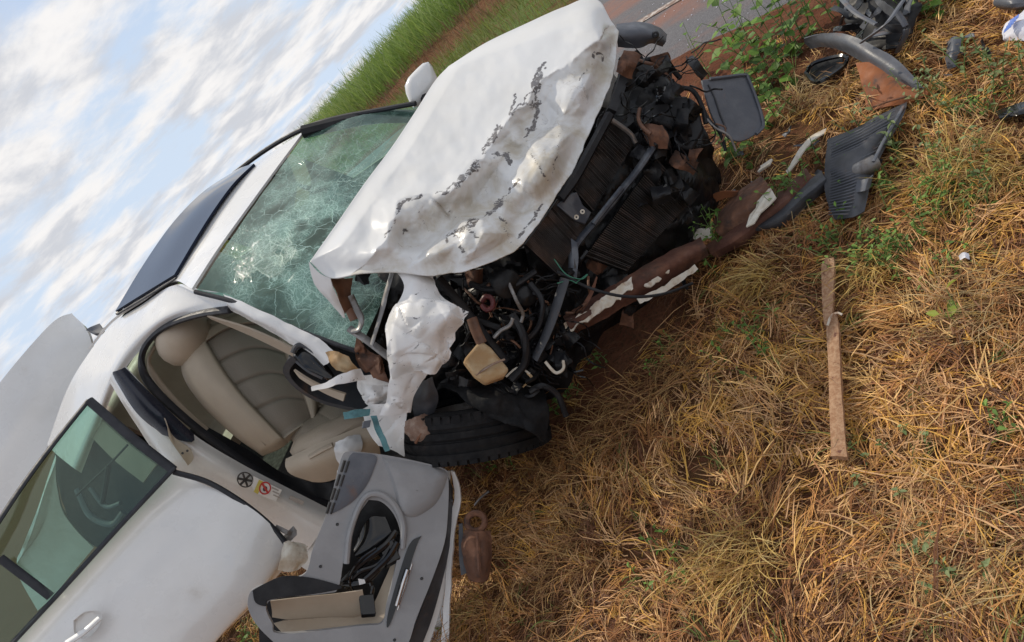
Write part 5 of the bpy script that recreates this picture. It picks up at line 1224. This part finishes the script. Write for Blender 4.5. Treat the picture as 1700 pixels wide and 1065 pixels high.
gtube([(1448, 178, .055), (1475, 168, .06), (1505, 160, .055)], .004, 8, 6).build('flap_rib', M['rust'], e)
for x, y in ((1460, 170), (1478, 165), (1496, 160)):
    MB().box(G(x, y, .062), G(x + 5, y - 1, .062) - G(x - 4, y + 1, .062), G(x, y + 4, .062) - G(x, y, .062), (0, 0, .006)).build('slot', M['black_plastic'], e, smooth=False)
# ribbed splash shield
e = empty('splash_shield', G(1420, 280, 0), 'dark grey ribbed splash shield lying below the orange flap', 'car part')
gsheet([[(1375, 232, .05), (1420, 214, .06), (1465, 190, .06), (1506, 170, .04)], [(1372, 262, .06), (1418, 240, .09), (1460, 215, .09), (1500, 190, .06)], [(1370, 295, .05), (1410, 282, .08), (1438, 262, .08), (1466, 250, .05)],
        [(1374, 330, .04), (1405, 325, .06), (1428, 315, .06), (1446, 300, .04)], [(1386, 364, .02), (1405, 362, .03), (1420, 360, .03), (1436, 352, .02)]], 60, 30, 'shield_plate', 'dark_grey_plastic', None, None, .004, 10, .005, parent=e)
for k in range(27):
    f = k / 26
    a = np.array([1376 - 4 * f, 238 + 118 * f]); b = np.array([1498 - 78 * f, 178 + 172 * f])
    gtube([(a[0] + 4, a[1], .080 - .03 * f), ((a[0] + b[0]) / 2, (a[1] + b[1]) / 2 + 2, .108 - .042 * f), (b[0] - 12, b[1] + 5, .092 - .04 * f)], .0024, 8, 5).build('rib', M['slate_plastic'], e)
gtube([(1500, 176, .07), (1468, 232, .10), (1450, 268, .10)], .007, 12, 8, .6).build('stiffening_edge', M['slate_plastic'], e)
MB().tube(crom(np.array([G(1424, 284, .10), G(1440, 276, .11), G(1452, 270, .10)]), 6), .030, 14).build('metal_sleeve', M['alu'], e)
gsheet([[(1424, 300, .08), (1440, 296, .09), (1448, 290, .08)], [(1420, 320, .06), (1434, 318, .07), (1444, 310, .06)]], 6, 8, 'torn_tab', 'slate_plastic', None, None, .003, 20, .004, parent=e)
gsheet([[(1242, 372, .02), (1280, 350, .03), (1320, 318, .04), (1365, 284, .04)], [(1252, 380, .06), (1292, 362, .07), (1330, 330, .07), (1370, 296, .06)], [(1268, 380, .02), (1300, 374, .02), (1340, 340, .02), (1374, 308, .02)]], 12, 30, 'black_trim_strip', 'dark_grey_plastic', 'dark plastic strip running from the splash shield toward the broken bumper', 'car part', .006, 12, .006)
# broken bumper skin between wreck and strip
e = empty('broken_bumper', G(1210, 350, 0), 'broken brown and white bumper fragment lying beside the dark strip', 'car part')
gsheet([[(1262, 292, .07), (1228, 315, .07), (1200, 345, .06), (1180, 372, .04)], [(1275, 305, .12), (1245, 328, .13), (1212, 358, .11), (1188, 384, .07)], [(1284, 318, .09), (1262, 345, .09), (1232, 372, .07), (1200, 396, .04)]], 20, 30, 'bumper_skin', 'rust', None, None, .006, 14, .005, parent=e)
slab([(1264, 318), (1279, 311), (1288, 327), (1276, 340), (1262, 352), (1251, 370), (1238, 376), (1244, 356), (1254, 345), (1257, 330)], gd_(.115), .008, Wd).build('white_face', M['foam'], e, smooth=False, bevel=.002)
gsheet([[(1145, 352, .03), (1165, 335, .06), (1195, 318, .09), (1226, 316, .10)], [(1150, 360, .03), (1172, 345, .04), (1200, 330, .06), (1224, 324, .07)]], 6, 24, 'orange_lip', 'orange', None, None, .004, 14, .005, parent=e)
gsheet([[(1146, 375, .06), (1165, 378, .07), (1182, 376, .06)], [(1146, 396, .04), (1165, 396, .04), (1184, 390, .03)]], 6, 10, 'foam_block', 'foam', None, None, .006, 22, .03, parent=e)
mb = gtube([(1262, 290, .05), (1256, 284, .07), (1262, 276, .08)], .004, 8, 6); mb.build('clip_wire', M['copper'], None, label='thin bent brown wire standing by the broken bumper', cat='wire')
MB().box(G(1270, 275, .07), G(1280, 268, .08) - G(1260, 281, .07), G(1268, 280, .07) - G(1273, 270, .07), (0, 0, .012)).build('white_connector', M['foam'], None, label='small white plastic connector above the broken bumper', cat='car part', smooth=False, bevel=.003)
gsheet([[(1372, 212, .03), (1348, 224, .05), (1330, 242, .05), (1318, 262, .04), (1305, 284, .02)], [(1370, 220, .03), (1350, 232, .05), (1334, 250, .05), (1324, 266, .04), (1308, 288, .02)]], 6, 30, 'pale_trim_strip', 'foam', 'pale curved trim strip in the straw left of the splash shield', 'car part', .003, 14, .006)
# the long splintered beam under the nose
e = empty('splintered_beam', G(1060, 480, 0), 'long red brown splintered beam with flaking white edge under the nose', 'debris')
A, P = pgrid([[(936, 530, 2.95), (1010, 482, 3.0), (1080, 438, 3.05), (1162, 396, 3.12)], [(942, 540, 2.88), (1020, 496, 2.93), (1090, 452, 2.98), (1168, 408, 3.05)], [(952, 552, 2.93), (1030, 510, 2.98), (1100, 468, 3.03), (1174, 422, 3.10)]], 16, 60, Wd)
MB().grid(wob(P, .012, 12, 4), .012).build('beam', M['rusty_beam'], e)
A, P = pgrid([[(934, 538, 2.885), (978, 511, 2.90), (1016, 482, 2.92), (1050, 462, 2.94)], [(941, 552, 2.88), (988, 525, 2.89), (1028, 496, 2.91), (1052, 478, 2.93)]], 10, 30, Wd)
f_ = facet(A[..., 0], A[..., 1], 9, 3); A[..., 0] += 3 * f_; A[..., 1] += 4 * facet(A[..., 0], A[..., 1], 8, 4); A[..., 2] += .008 * f_
MB().grid(proj_grid(A, Wd), .006).build('white_flake', M['foam'], e)
for (x, y) in ((1102, 448), (1088, 462), (1076, 470)):
    L_ = [(x + random.uniform(7, 14) * math.cos(a), y + random.uniform(4, 9) * math.sin(a)) for a in np.linspace(0, 5.6, 8)]
    slab(L_, dplane((1000, 500, 2.90), (1160, 405, 3.03), (1000, 560, 2.88)), .02, Wd).build('foam_lump', M['foam'], e, smooth=False, bevel=.004)
A, P = pgrid([[(1056, 494, 2.95), (1100, 474, 2.97), (1152, 440, 3.03)], [(1062, 504, 2.95), (1106, 482, 2.97), (1158, 448, 3.03)]], 6, 24, Wd)
A[..., 1] += 3 * facet(A[..., 0], A[..., 1], 9, 6)
MB().grid(proj_grid(A, Wd), .006).build('white_edge', M['foam'], e)
A, P = pgrid([[(962, 512, 2.88), (978, 486, 2.87), (990, 458, 2.86)], [(968, 516, 2.88), (984, 488, 2.87), (992, 460, 2.86)]], 4, 10, Wd)
MB().grid(P, .006).build('splinter', M['rusty_beam'], e)
# grey panel leaning on the far end of the nose
dG = dplane((1165, 130, 3.28), (1237, 124, 3.34), (1229, 233, 3.26))
e = empty('plastic_cover', Wd(1225, 225, 3.4), 'slate grey rounded plastic cover propped against the nose near the road', 'car part')
ol = [(1165, 132), (1200, 128), (1236, 124), (1243, 132), (1256, 165), (1267, 203), (1262, 216), (1246, 228), (1226, 234), (1208, 226), (1190, 206), (1178, 180)]
slab(ol, dG, .012, Wd, n=60).build('panel', M['slate_plastic'], e, bevel=.003)
lo = outline(ol, 61); MB().tube([Wd(x, y, dG(x, y) - .006) for x, y in lo[2:34]], .008, 6).build('rim', M['slate_plastic'], e)
MB().tube([Wd(x, y, dG(x, y) - .004) for x, y in ((1176, 140), (1186, 160), (1196, 190), (1206, 214))], .004, 6).build('ridge', M['dark_grey_plastic'], e)
# black bumper wreckage by the road
e = empty('black_bumper_wreckage', G(1460, 50, 0), 'heap of crumpled black bumper plastic at the edge of the road', 'car part')
gsheet([[(1392, 6, .06), (1430, -10, .08), (1475, -20, .08), (1520, -15, .05)], [(1400, 26, .07), (1438, 18, .10), (1480, 5, .10), (1525, 5, .06)], [(1420, 55, .04), (1452, 56, .07), (1490, 55, .07), (1516, 40, .04)], [(1445, 82, .02), (1470, 88, .03), (1495, 80, .03), (1510, 62, .02)]], 50, 50, 'bumper_shell', 'black_plastic', None, None, .035, 11, .006, True, parent=e, seed=3.3)
for k in range(11):
    x, y = 1400 + 11 * k + random.uniform(-6, 6), random.uniform(-8, 62); a = random.uniform(0, 6.28); l, w = random.uniform(14, 30), random.uniform(6, 13)
    ca, sa = math.cos(a), math.sin(a); h1, h2 = random.uniform(.08, .16), random.uniform(.12, .22)
    A, P = pgrid(gp([[(x - l * ca, y - l * sa, h1), (x, y - 3, (h1 + h2) / 2 + .03), (x + l * ca, y + l * sa, h2)], [(x - l * ca - w * sa, y - l * sa + w * ca, h1 + .02), (x - w * sa, y + w * ca, (h1 + h2) / 2), (x + l * ca - w * sa, y + l * sa + w * ca, h2 - .02)]]), 8, 16, Wd)
    MB().grid(wob(P, .008, 12, 4, k, True), .004).build('torn_piece', M[random.choice(('slate_plastic', 'gloss_black', 'black_plastic', 'dark_grey_plastic'))], e)
for L, r in [([(1395, -5, .22), (1420, 20, .25), (1455, 40, .22)], .012), ([(1430, 70, .20), (1470, 40, .28), (1500, 0, .26), (1520, -20, .2)], .010), ([(1490, 20, .24), (1505, 50, .18), (1490, 85, .08)], .014), ([(1408, 0, .12), (1400, 25, .10), (1396, 40, .04)], .008)]:
    gtube(L, r, 14, 6, .5).build('bent_rib', M['slate_plastic'], e)
e = empty('battery_tray', G(1370, 120, 0), 'empty black plastic tray tucked under the grey arch liner', 'car part')
fr4 = [(1338, 122), (1352, 104), (1402, 92), (1398, 112), (1358, 136)]
gtube([(x, y, .05) for x, y in fr4 + fr4[:1]], .010, 40, 5).build('frame', M['gloss_black'], e)
slab([(1340, 121), (1353, 106), (1400, 94), (1397, 111), (1358, 134)], gd_(.02), .008, Wd).build('tray', M['black_plastic'], e, smooth=False)
gsheet([[(1655, 186, .03), (1680, 176, .05), (1712, 168, .05)], [(1662, 196, .05), (1685, 190, .07), (1715, 184, .07)], [(1672, 202, .01), (1690, 200, .03), (1718, 200, .03)]], 12, 16, 'black_shard', 'gloss_black', 'glossy black plastic shard at the right edge in the straw', 'car part', .006, 14, .005)
gsheet([[(1574, 70, .02), (1582, 64, .04), (1592, 68, .03)], [(1573, 90, .03), (1582, 86, .05), (1592, 88, .03)], [(1574, 112, .01), (1582, 110, .02), (1588, 104, .01)]], 10, 10, 'small_black_shard', 'slate_plastic', 'small dark shard alone in the reddish straw upper right', 'car part', .012, 22, .004, True)
e = empty('blue_white_packet', G(1690, 40, 0), 'crumpled blue and white packet at the upper right edge', 'litter')
gsheet([[(1672, 40, .03), (1690, 24, .04), (1715, 10, .04)], [(1664, 58, .02), (1688, 46, .05), (1715, 36, .04)], [(1666, 62, .01), (1690, 62, .02), (1718, 60, .02)]], 14, 16, 'wrapper', 'white_bits', None, None, .012, 20, .002, True, parent=e)
for k in range(4):
    A, P = pgrid(gp([[(1668 + 3 * k, 48 - 5 * k, .062), (1680 + 4 * k, 38 - 5 * k, .072)], [(1666 + 3 * k, 55 - 5 * k, .056), (1679 + 4 * k, 44 - 5 * k, .068)]]), 4, 4, Wd); MB().grid(P, .001).build('blue_stripe', M['print_blue'], e)
gsheet([[(1655, -6, .06), (1680, -12, .08), (1705, -10, .06)], [(1652, 6, .04), (1680, 8, .07), (1708, 6, .05)], [(1662, 12, .01), (1682, 14, .02), (1704, 12, .01)]], 10, 12, 'grey_lid', 'slate_plastic', 'grey rounded plastic lid cut by the top right corner', 'car part', .003, 10, .006)
gsheet([[(1592, 420, .05), (1600, 413, .07), (1608, 417, .06)], [(1594, 428, .04), (1601, 424, .06), (1609, 427, .05)]], 8, 8, 'paper_scrap', 'white_bits', 'tiny white paper scrap on a green weed in the straw', 'litter', .008, 30, .001, True)
for k in range(26):
    x, y = random.choice([(1180, 300), (1230, 330), (1320, 230), (1350, 260), (1290, 300), (1550, 110), (1480, 240), (1310, 190), (1620, 60), (1000, 530), (1120, 460), (1210, 270)]); x += random.uniform(-40, 40); y += random.uniform(-30, 30)
    a = random.uniform(0, 6.28); l = random.uniform(5, 13); w = random.uniform(2.5, 6); ca, sa = math.cos(a), math.sin(a)
    A, P = pgrid(gp([[(x - l * ca, y - l * sa, .01), (x + l * ca, y + l * sa, .03)], [(x - l * ca - w * sa, y - l * sa + w * ca, .03), (x + l * ca - w * sa, y + l * sa + w * ca, .02)]]), 5, 8, Wd)
    MB().grid(wob(P, .006, 20, 3, k, True), .003).build('plastic_shard', M[('slate_plastic', 'black_plastic', 'dark_grey_plastic')[k % 3]], None, label='small dark broken shard scattered between the nose and the far debris', cat='debris', group='small shards around the nose')
gsheet([[(1176, 410, .04), (1215, 384, .06), (1255, 350, .06), (1300, 318, .05), (1340, 280, .03)], [(1182, 420, .05), (1222, 396, .08), (1262, 362, .08), (1308, 330, .07), (1346, 292, .04)], [(1190, 426, .01), (1232, 404, .03), (1270, 372, .03), (1316, 340, .03), (1352, 300, .01)]], 10, 40, 'bumper_strip', 'rusty_beam', 'long red brown splintered strip between bumper fragment and dark strip', 'debris', .010, 12, .008)
# wooden plank, two overlapping splintered lengths
e = empty('wooden_plank', G(1388, 620, 0), 'long thin weathered wooden plank lying across the dry straw', 'plank')
def plankpiece(L, name, z0, z1, th=.016):
    n_ = len(L); P = []
    for i, (xa, xb, y) in enumerate(L):
        f = i / (n_ - 1); h = z0 + (z1 - z0) * f
        P.append([G(xa, y, h), G((xa + xb) / 2, y, h + .002), G(xb, y + (1 if i % 2 else -1), h)])
    A = surf(P, 60, 8); A = A + (np.array([0, 0, 1]) * (.002 * fbm(A * 40, 3))[..., None])
    MB().grid(A, -th if True else th).build(name, M['plank'], e, angle=50)
plankpiece([(1370, 1384, 428), (1364, 1385, 440), (1364, 1384, 470), (1365, 1383, 500), (1367, 1380, 530), (1369, 1374, 540)], 'upper_splinter', .085, .075)
plankpiece([(1384, 1388, 519), (1375, 1391, 530), (1372, 1392, 550), (1374, 1394, 590), (1376, 1396, 640), (1377, 1400, 690), (1379, 1403, 730), (1379, 1406, 757)], 'lower_length', .088, .070, .020)
gtube([(1374, 540, .066), (1380, 524, .072), (1390, 519, .072), (1398, 522, .068)], .004, 14, 5).build('curled_fibre', M['foam'], e)
# rusty suspension arm lying by the sill
e = empty('control_arm', G(795, 890, 0), 'rusty suspension arm with a round bushing by the hanging door', 'car part')
dC = dplane((790, 860, 2.90), (800, 940, 2.84), (760, 900, 2.90))
rr = [Wd(790 + 15 * math.cos(a), 866 + 15 * math.sin(a), dC(790, 866)) for a in np.linspace(0, 2 * math.pi, 24)]
MB().tube(rr, .013, 8).build('bushing_eye', M['rust'], e)
A, P = pgrid([[(772, 880, 2.90), (785, 884, 2.88), (800, 884, 2.88), (812, 882, 2.90)], [(772, 910, 2.87), (786, 912, 2.83), (802, 912, 2.83), (814, 906, 2.87)], [(776, 940, 2.86), (788, 942, 2.82), (802, 944, 2.82), (812, 934, 2.86)], [(784, 958, 2.86), (792, 962, 2.84), (802, 962, 2.84), (808, 955, 2.86)]], 20, 20, Wd)
MB().grid(wob(P, .008, 18), .012).build('arm', M['rust'], e)
MB().tube([Wd(792, 885, 2.84), Wd(794, 915, 2.80), Wd(796, 950, 2.79)], .008, 6).build('arm_rib', M['rust'], e)
A, P = pgrid([[(762, 870, 2.92), (768, 868, 2.92)], [(762, 920, 2.89), (772, 918, 2.89)], [(766, 955, 2.87), (776, 950, 2.87)]], 10, 4, Wd)
MB().grid(P, .006).build('side_plate', M['dark_grey_plastic'], e)
mb = MB().tube(crom(np.array([G(788, 838, .06), G(798, 826, .08), G(812, 815, .08)]), 8), .005, 6); mb.build('cable_end', M['alu'], None, label='short pale cable end poking from under the wheel', cat='wire')
# glass crumbs on the asphalt
V = []; F = []
for k in range(220):
    u = rng.uniform(2.0, 3.4); t_ = rng.uniform(-1.5, 2.2); p = RDN * u + RDD * t_; z = float(ground(p[0], p[1])) + .026; r = rng.uniform(.003, .008); a = rng.uniform(0, 6.28); b = len(V)
    for j in range(3): V.append((p[0] + r * math.cos(a + 2.1 * j), p[1] + r * math.sin(a + 2.1 * j), z))
    V.append((p[0], p[1], z + r)); F += [(b, b + 1, b + 3), (b + 1, b + 2, b + 3), (b + 2, b, b + 3)]
MB().add(V, F).build('glass_crumbs', M['white_bits'], None, label='pale glass crumbs scattered over the asphalt behind the hood', cat='glass', kind='stuff', smooth=False)

# ---------------------------------------------------------------- plants
def tuft(px, py, n, L, spread, cols, label, name='straw_tuft', w=(.0018, .0036), lean=None, el=(0.7, 1.45), el1=(-0.9, 0.1), group='dry grass tufts'):
    c = G(px, py, 0)
    p0 = np.stack([c[0] + rng.normal(size=n) * spread, c[1] + rng.normal(size=n) * spread], -1)
    az = rng.uniform(0, 6.28, n) if lean is None else lean + rng.normal(size=n) * .7
    V, T, k = blades(p0, az, rng.uniform(*el, n), rng.uniform(*el1, n), rng.uniform(*L, n), rng.uniform(*w, n), rng.normal(size=n) * .5, rng.uniform(-.5, .5, n), 5)
    cols = np.array(cols); cc = cols[rng.integers(0, len(cols), n)] * (.7 + .6 * rng.random((n, 1)))
    o = fast_mesh(name, V - c, T, M['straw'], np.repeat(cc, k, 0)); o.location = c
    tag(o, label, 'grass tuft', group); return o
GOLD = [(0.50, 0.33, 0.085), (0.58, 0.42, 0.16), (0.40, 0.24, 0.07), (0.30, 0.16, 0.06)]
PALE = [(0.50, 0.37, 0.18), (0.40, 0.26, 0.12), (0.28, 0.15, 0.07), (0.46, 0.30, 0.10)]
RUST = [(0.30, 0.15, 0.06), (0.38, 0.21, 0.08), (0.20, 0.095, 0.045), (0.44, 0.28, 0.11)]
img_l = math.atan2(*(CM[[1, 0], 0] * -1)); img_d = math.atan2(*(CM[[1, 0], 1]))
tuft(1275, 465, 304, (0.112, 0.224), .05, GOLD, 'dense golden grass tuft arching left of the wooden plank tip', lean=img_l)
tuft(1240, 930, 384, (0.112, 0.240), .07, GOLD, 'bright yellow grass tuft near the lower middle of the straw', lean=img_d)
tuft(1465, 455, 160, (0.112, 0.224), .05, GOLD, 'golden grass tuft just right of the plank tip', lean=img_d)
tuft(1030, 700, 336, (0.112, 0.240), .10, RUST, 'rust brown grass tuft in front of the front wheel', lean=img_d)
tuft(940, 760, 304, (0.096, 0.224), .10, RUST, 'brown grass tuft beside the torn front tyre', lean=img_d)
tuft(1130, 610, 288, (0.096, 0.224), .09, RUST, 'brown curled grass tuft below the splintered beam', lean=img_d)
tuft(960, 930, 336, (0.112, 0.240), .10, RUST, 'brown grass tuft right of the rusty suspension arm', lean=img_d)
tuft(1600, 290, 240, (0.120, 0.256), .07, GOLD, 'yellow grass tuft at the right below the black shard')
tuft(1650, 520, 240, (0.096, 0.224), .08, PALE, 'pale grass tuft at the right edge level with the plank', lean=img_l)
tuft(1640, 930, 336, (0.144, 0.288), .10, PALE, 'fan of pale long straws in the lower right corner', lean=img_l, el=(.1, .5), el1=(-.3, 0))
tuft(1400, 160, 192, (0.096, 0.192), .04, PALE, 'pale grass tuft between grey arch liner and black tray', lean=img_d)
tuft(1330, 170, 128, (0.096, 0.192), .05, PALE, 'thin grass tuft between the leafy weeds and the black tray')
tuft(1690, 290, 160, (0.096, 0.208), .06, GOLD, 'green gold grass tuft at the far right edge', lean=img_l)
tuft(1330, 400, 176, (0.080, 0.176), .08, PALE, 'short pale grass tuft above the plank tip')
tuft(800, 1020, 240, (0.096, 0.224), .09, RUST, 'rusty grass tuft at the bottom beside the hanging door', lean=img_d)

def plant(px, py, h, stems, leaf, label, name='weed_plant', group='green weeds', col=((0.15, 0.27, 0.05), (0.20, 0.34, 0.07), (0.10, 0.19, 0.04)), spread=.05, per=9, wide=.55, droop=.3, k_=1.0):
    c = G(px, py, 0); h = h * 1.2 * k_; leaf = leaf * 1.3 * k_
    e = bpy.data.objects.new(name, None); COL.objects.link(e); e.location = c; e.empty_display_size = .05; tag(e, label, 'weed', group)
    stems_ = []; LV = []; LF = []; LC = []
    for s in range(stems):
        sv = MB()
        a = random.uniform(0, 6.28); b0 = np.array([random.gauss(0, spread), random.gauss(0, spread), 0.0])
        b0[2] = float(ground(c[0] + b0[0], c[1] + b0[1])) - c[2]
        hh = h * random.uniform(.6, 1.15); ln = hh * random.uniform(.1, .6)
        path = crom([b0, b0 + np.array([ln * .4 * math.cos(a), ln * .4 * math.sin(a), hh * .55]), b0 + np.array([ln * math.cos(a), ln * math.sin(a), hh])], 8)
        sv.tube(path, np.linspace(.0026, .001, 8), 5); stems_.append(sv)
        for k in range(per):
            f = (k + 1) / per; p = path[min(7, int(f * 7))]; az = a + k * 2.4 + random.uniform(-.5, .5)
            l = leaf * random.uniform(.6, 1.2) * (1 - .35 * f); el = random.uniform(-droop, .7)
            d = np.array([math.cos(az) * math.cos(el), math.sin(az) * math.cos(el), math.sin(el)]); sd = np.array([-math.sin(az), math.cos(az), random.uniform(-.3, .3)]); up = np.cross(d, sd)
            w = l * wide * .5; b = len(LV)
            P = [p, p + d * l * .35 + sd * w * .9 + up * l * .05, p + d * l * .7 + sd * w * .6 + up * l * .02, p + d * l - up * l * .12, p + d * l * .7 - sd * w * .6 + up * l * .02, p + d * l * .35 - sd * w * .9 + up * l * .05, p + d * l * .5 - up * l * .04]
            LV += P; LF += [(b, b + 1, b + 6), (b + 1, b + 2, b + 6), (b + 2, b + 3, b + 6), (b + 3, b + 4, b + 6), (b + 4, b + 5, b + 6), (b + 5, b, b + 6)]
            q = np.array(random.choice(col)) * random.uniform(.75, 1.3); LC += [q] * 7
    for q in stems_:
        so_ = q.build('stem', M['stem'], None, base=(0, 0, 0)); so_.parent = e
    MB().add(LV, LF).build('foliage', M['leaf'], e, colors=np.array(LC), angle=80)
    return e
DUSTY = ((0.20, 0.26, 0.11), (0.25, 0.31, 0.14), (0.15, 0.22, 0.08))
SM = dict(k_=.72)
BIG = dict(group='leafy weeds by the road', wide=.8)
plant(1268, 150, .34, 5, .075, 'broad leaved weed standing behind the slate grey cover', per=9, **BIG)
plant(1300, 100, .36, 5, .07, 'tall broad leaved weed between road and black tray', per=10, **BIG)
plant(1345, 60, .34, 6, .065, 'bushy leafy weed beside the black bumper heap on the roadside', per=10, **BIG)
plant(1235, 255, .16, 7, .05, 'dark low leafy weed under the slate grey cover', per=8, **BIG)
plant(1178, 130, .30, 2, .05, 'thin leafy sprig against the asphalt above the cover', per=5, spread=.01, **BIG)
plant(1245, 90, .34, 5, .07, 'broad leaved weed rising at the asphalt edge left of the others', per=9, **BIG)
plant(1320, 140, .30, 5, .06, 'leafy weed in front of the black tray', per=9, **BIG)
plant(1290, 190, .22, 6, .05, 'low broad leaved weed right of the slate grey cover', per=8, **BIG)
plant(1560, 30, .16, 8, .05, 'leafy weed just right of the black bumper heap', per=7, **BIG)
plant(1400, 20, .22, 5, .05, 'leafy weed half hidden by the black bumper heap', per=7, **BIG)
plant(1195, 415, .16, 12, .032, 'bushy low weed growing over the end of the broken bumper', per=8, spread=.06)
plant(1310, 350, .14, 12, .032, 'low weed growing along the dark plastic strip', per=8, spread=.07)
plant(1345, 330, .13, 9, .03, 'small weed at the lower tip of the splash shield', per=7)
plant(1500, 250, .14, 12, .032, 'low weed right of the splash shield edge', per=8, spread=.09, col=DUSTY)
plant(1560, 170, .15, 12, .03, 'dusty weed beside the orange flap corner', per=8, spread=.08, col=DUSTY)
plant(1660, 120, .15, 12, .03, 'green weed patch near the black shard at the right', per=8, spread=.09, col=DUSTY)
plant(1640, 240, .12, 10, .028, 'dusty weed patch below the black shard', per=7, spread=.10, col=DUSTY)
plant(955, 650, .10, 3, .04, 'small bright sprout by the front wheel', per=6, spread=.02, **SM)
plant(1000, 608, .13, 3, .036, 'bright green sprout between the wheel and the beam end', per=6, spread=.02, **SM)
plant(930, 680, .10, 3, .045, 'fresh green sprout touching the torn tyre', per=6, spread=.02, **SM)
plant(1125, 575, .12, 4, .03, 'pale sprout in the brown straw under the beam', per=6, spread=.03, **SM)
plant(1090, 610, .11, 4, .03, 'dark sprout in the brown straw left of the pale one', per=6, spread=.03, **SM)
plant(1205, 610, .10, 3, .03, 'lone sprout midway between the wheel and plank', per=6, spread=.02, **SM)
plant(1575, 460, .12, 7, .035, 'green weed under the tiny white paper scrap', per=6, spread=.05, **SM)
plant(1600, 545, .09, 2, .06, 'yellow green leaf pair right of the plank', per=3, spread=.01, col=((0.30, 0.36, 0.05), (0.24, 0.32, 0.05)))
plant(1470, 770, .08, 7, .035, 'greyish weed just right of the plank foot', per=5, spread=.05, col=DUSTY, **SM)
plant(1545, 900, .06, 3, .05, 'round leaved grey green weed in the lower right straw', per=4, spread=.03, col=DUSTY, wide=.9, **SM)
plant(1585, 950, .08, 7, .035, 'feathery grey green weed in the lower right straw', per=6, spread=.05, col=DUSTY, **SM)
plant(1690, 730, .10, 6, .035, 'dark green weed at the right edge of the straw', per=5, spread=.04, **SM)
plant(850, 770, .10, 4, .025, 'tiny sprig under the front tyre edge', per=6, spread=.04)
plant(430, 1062, .10, 9, .03, 'green grass weed peeping out below the rear door', per=6, spread=.06)
for k in range(34):
    x, y = random.choice([(1600, 300), (1450, 390), (1560, 420), (1640, 330), (1290, 430), (1430, 380), (1380, 400), (1520, 330), (1480, 300), (1560, 330), (1620, 380), (1530, 480), (1270, 560), (1100, 960), (1230, 430), (1420, 410), (1660, 190), (1500, 420)])
    plant(x + random.uniform(-45, 45), y + random.uniform(-35, 35), .09, 5, .026, 'little green seedling sprinkled through the dry straw', name='weed_seedling', group='seedlings in the straw', per=5, spread=.04)
for o in bpy.data.objects:
    if '_base' in o: del o['_base']
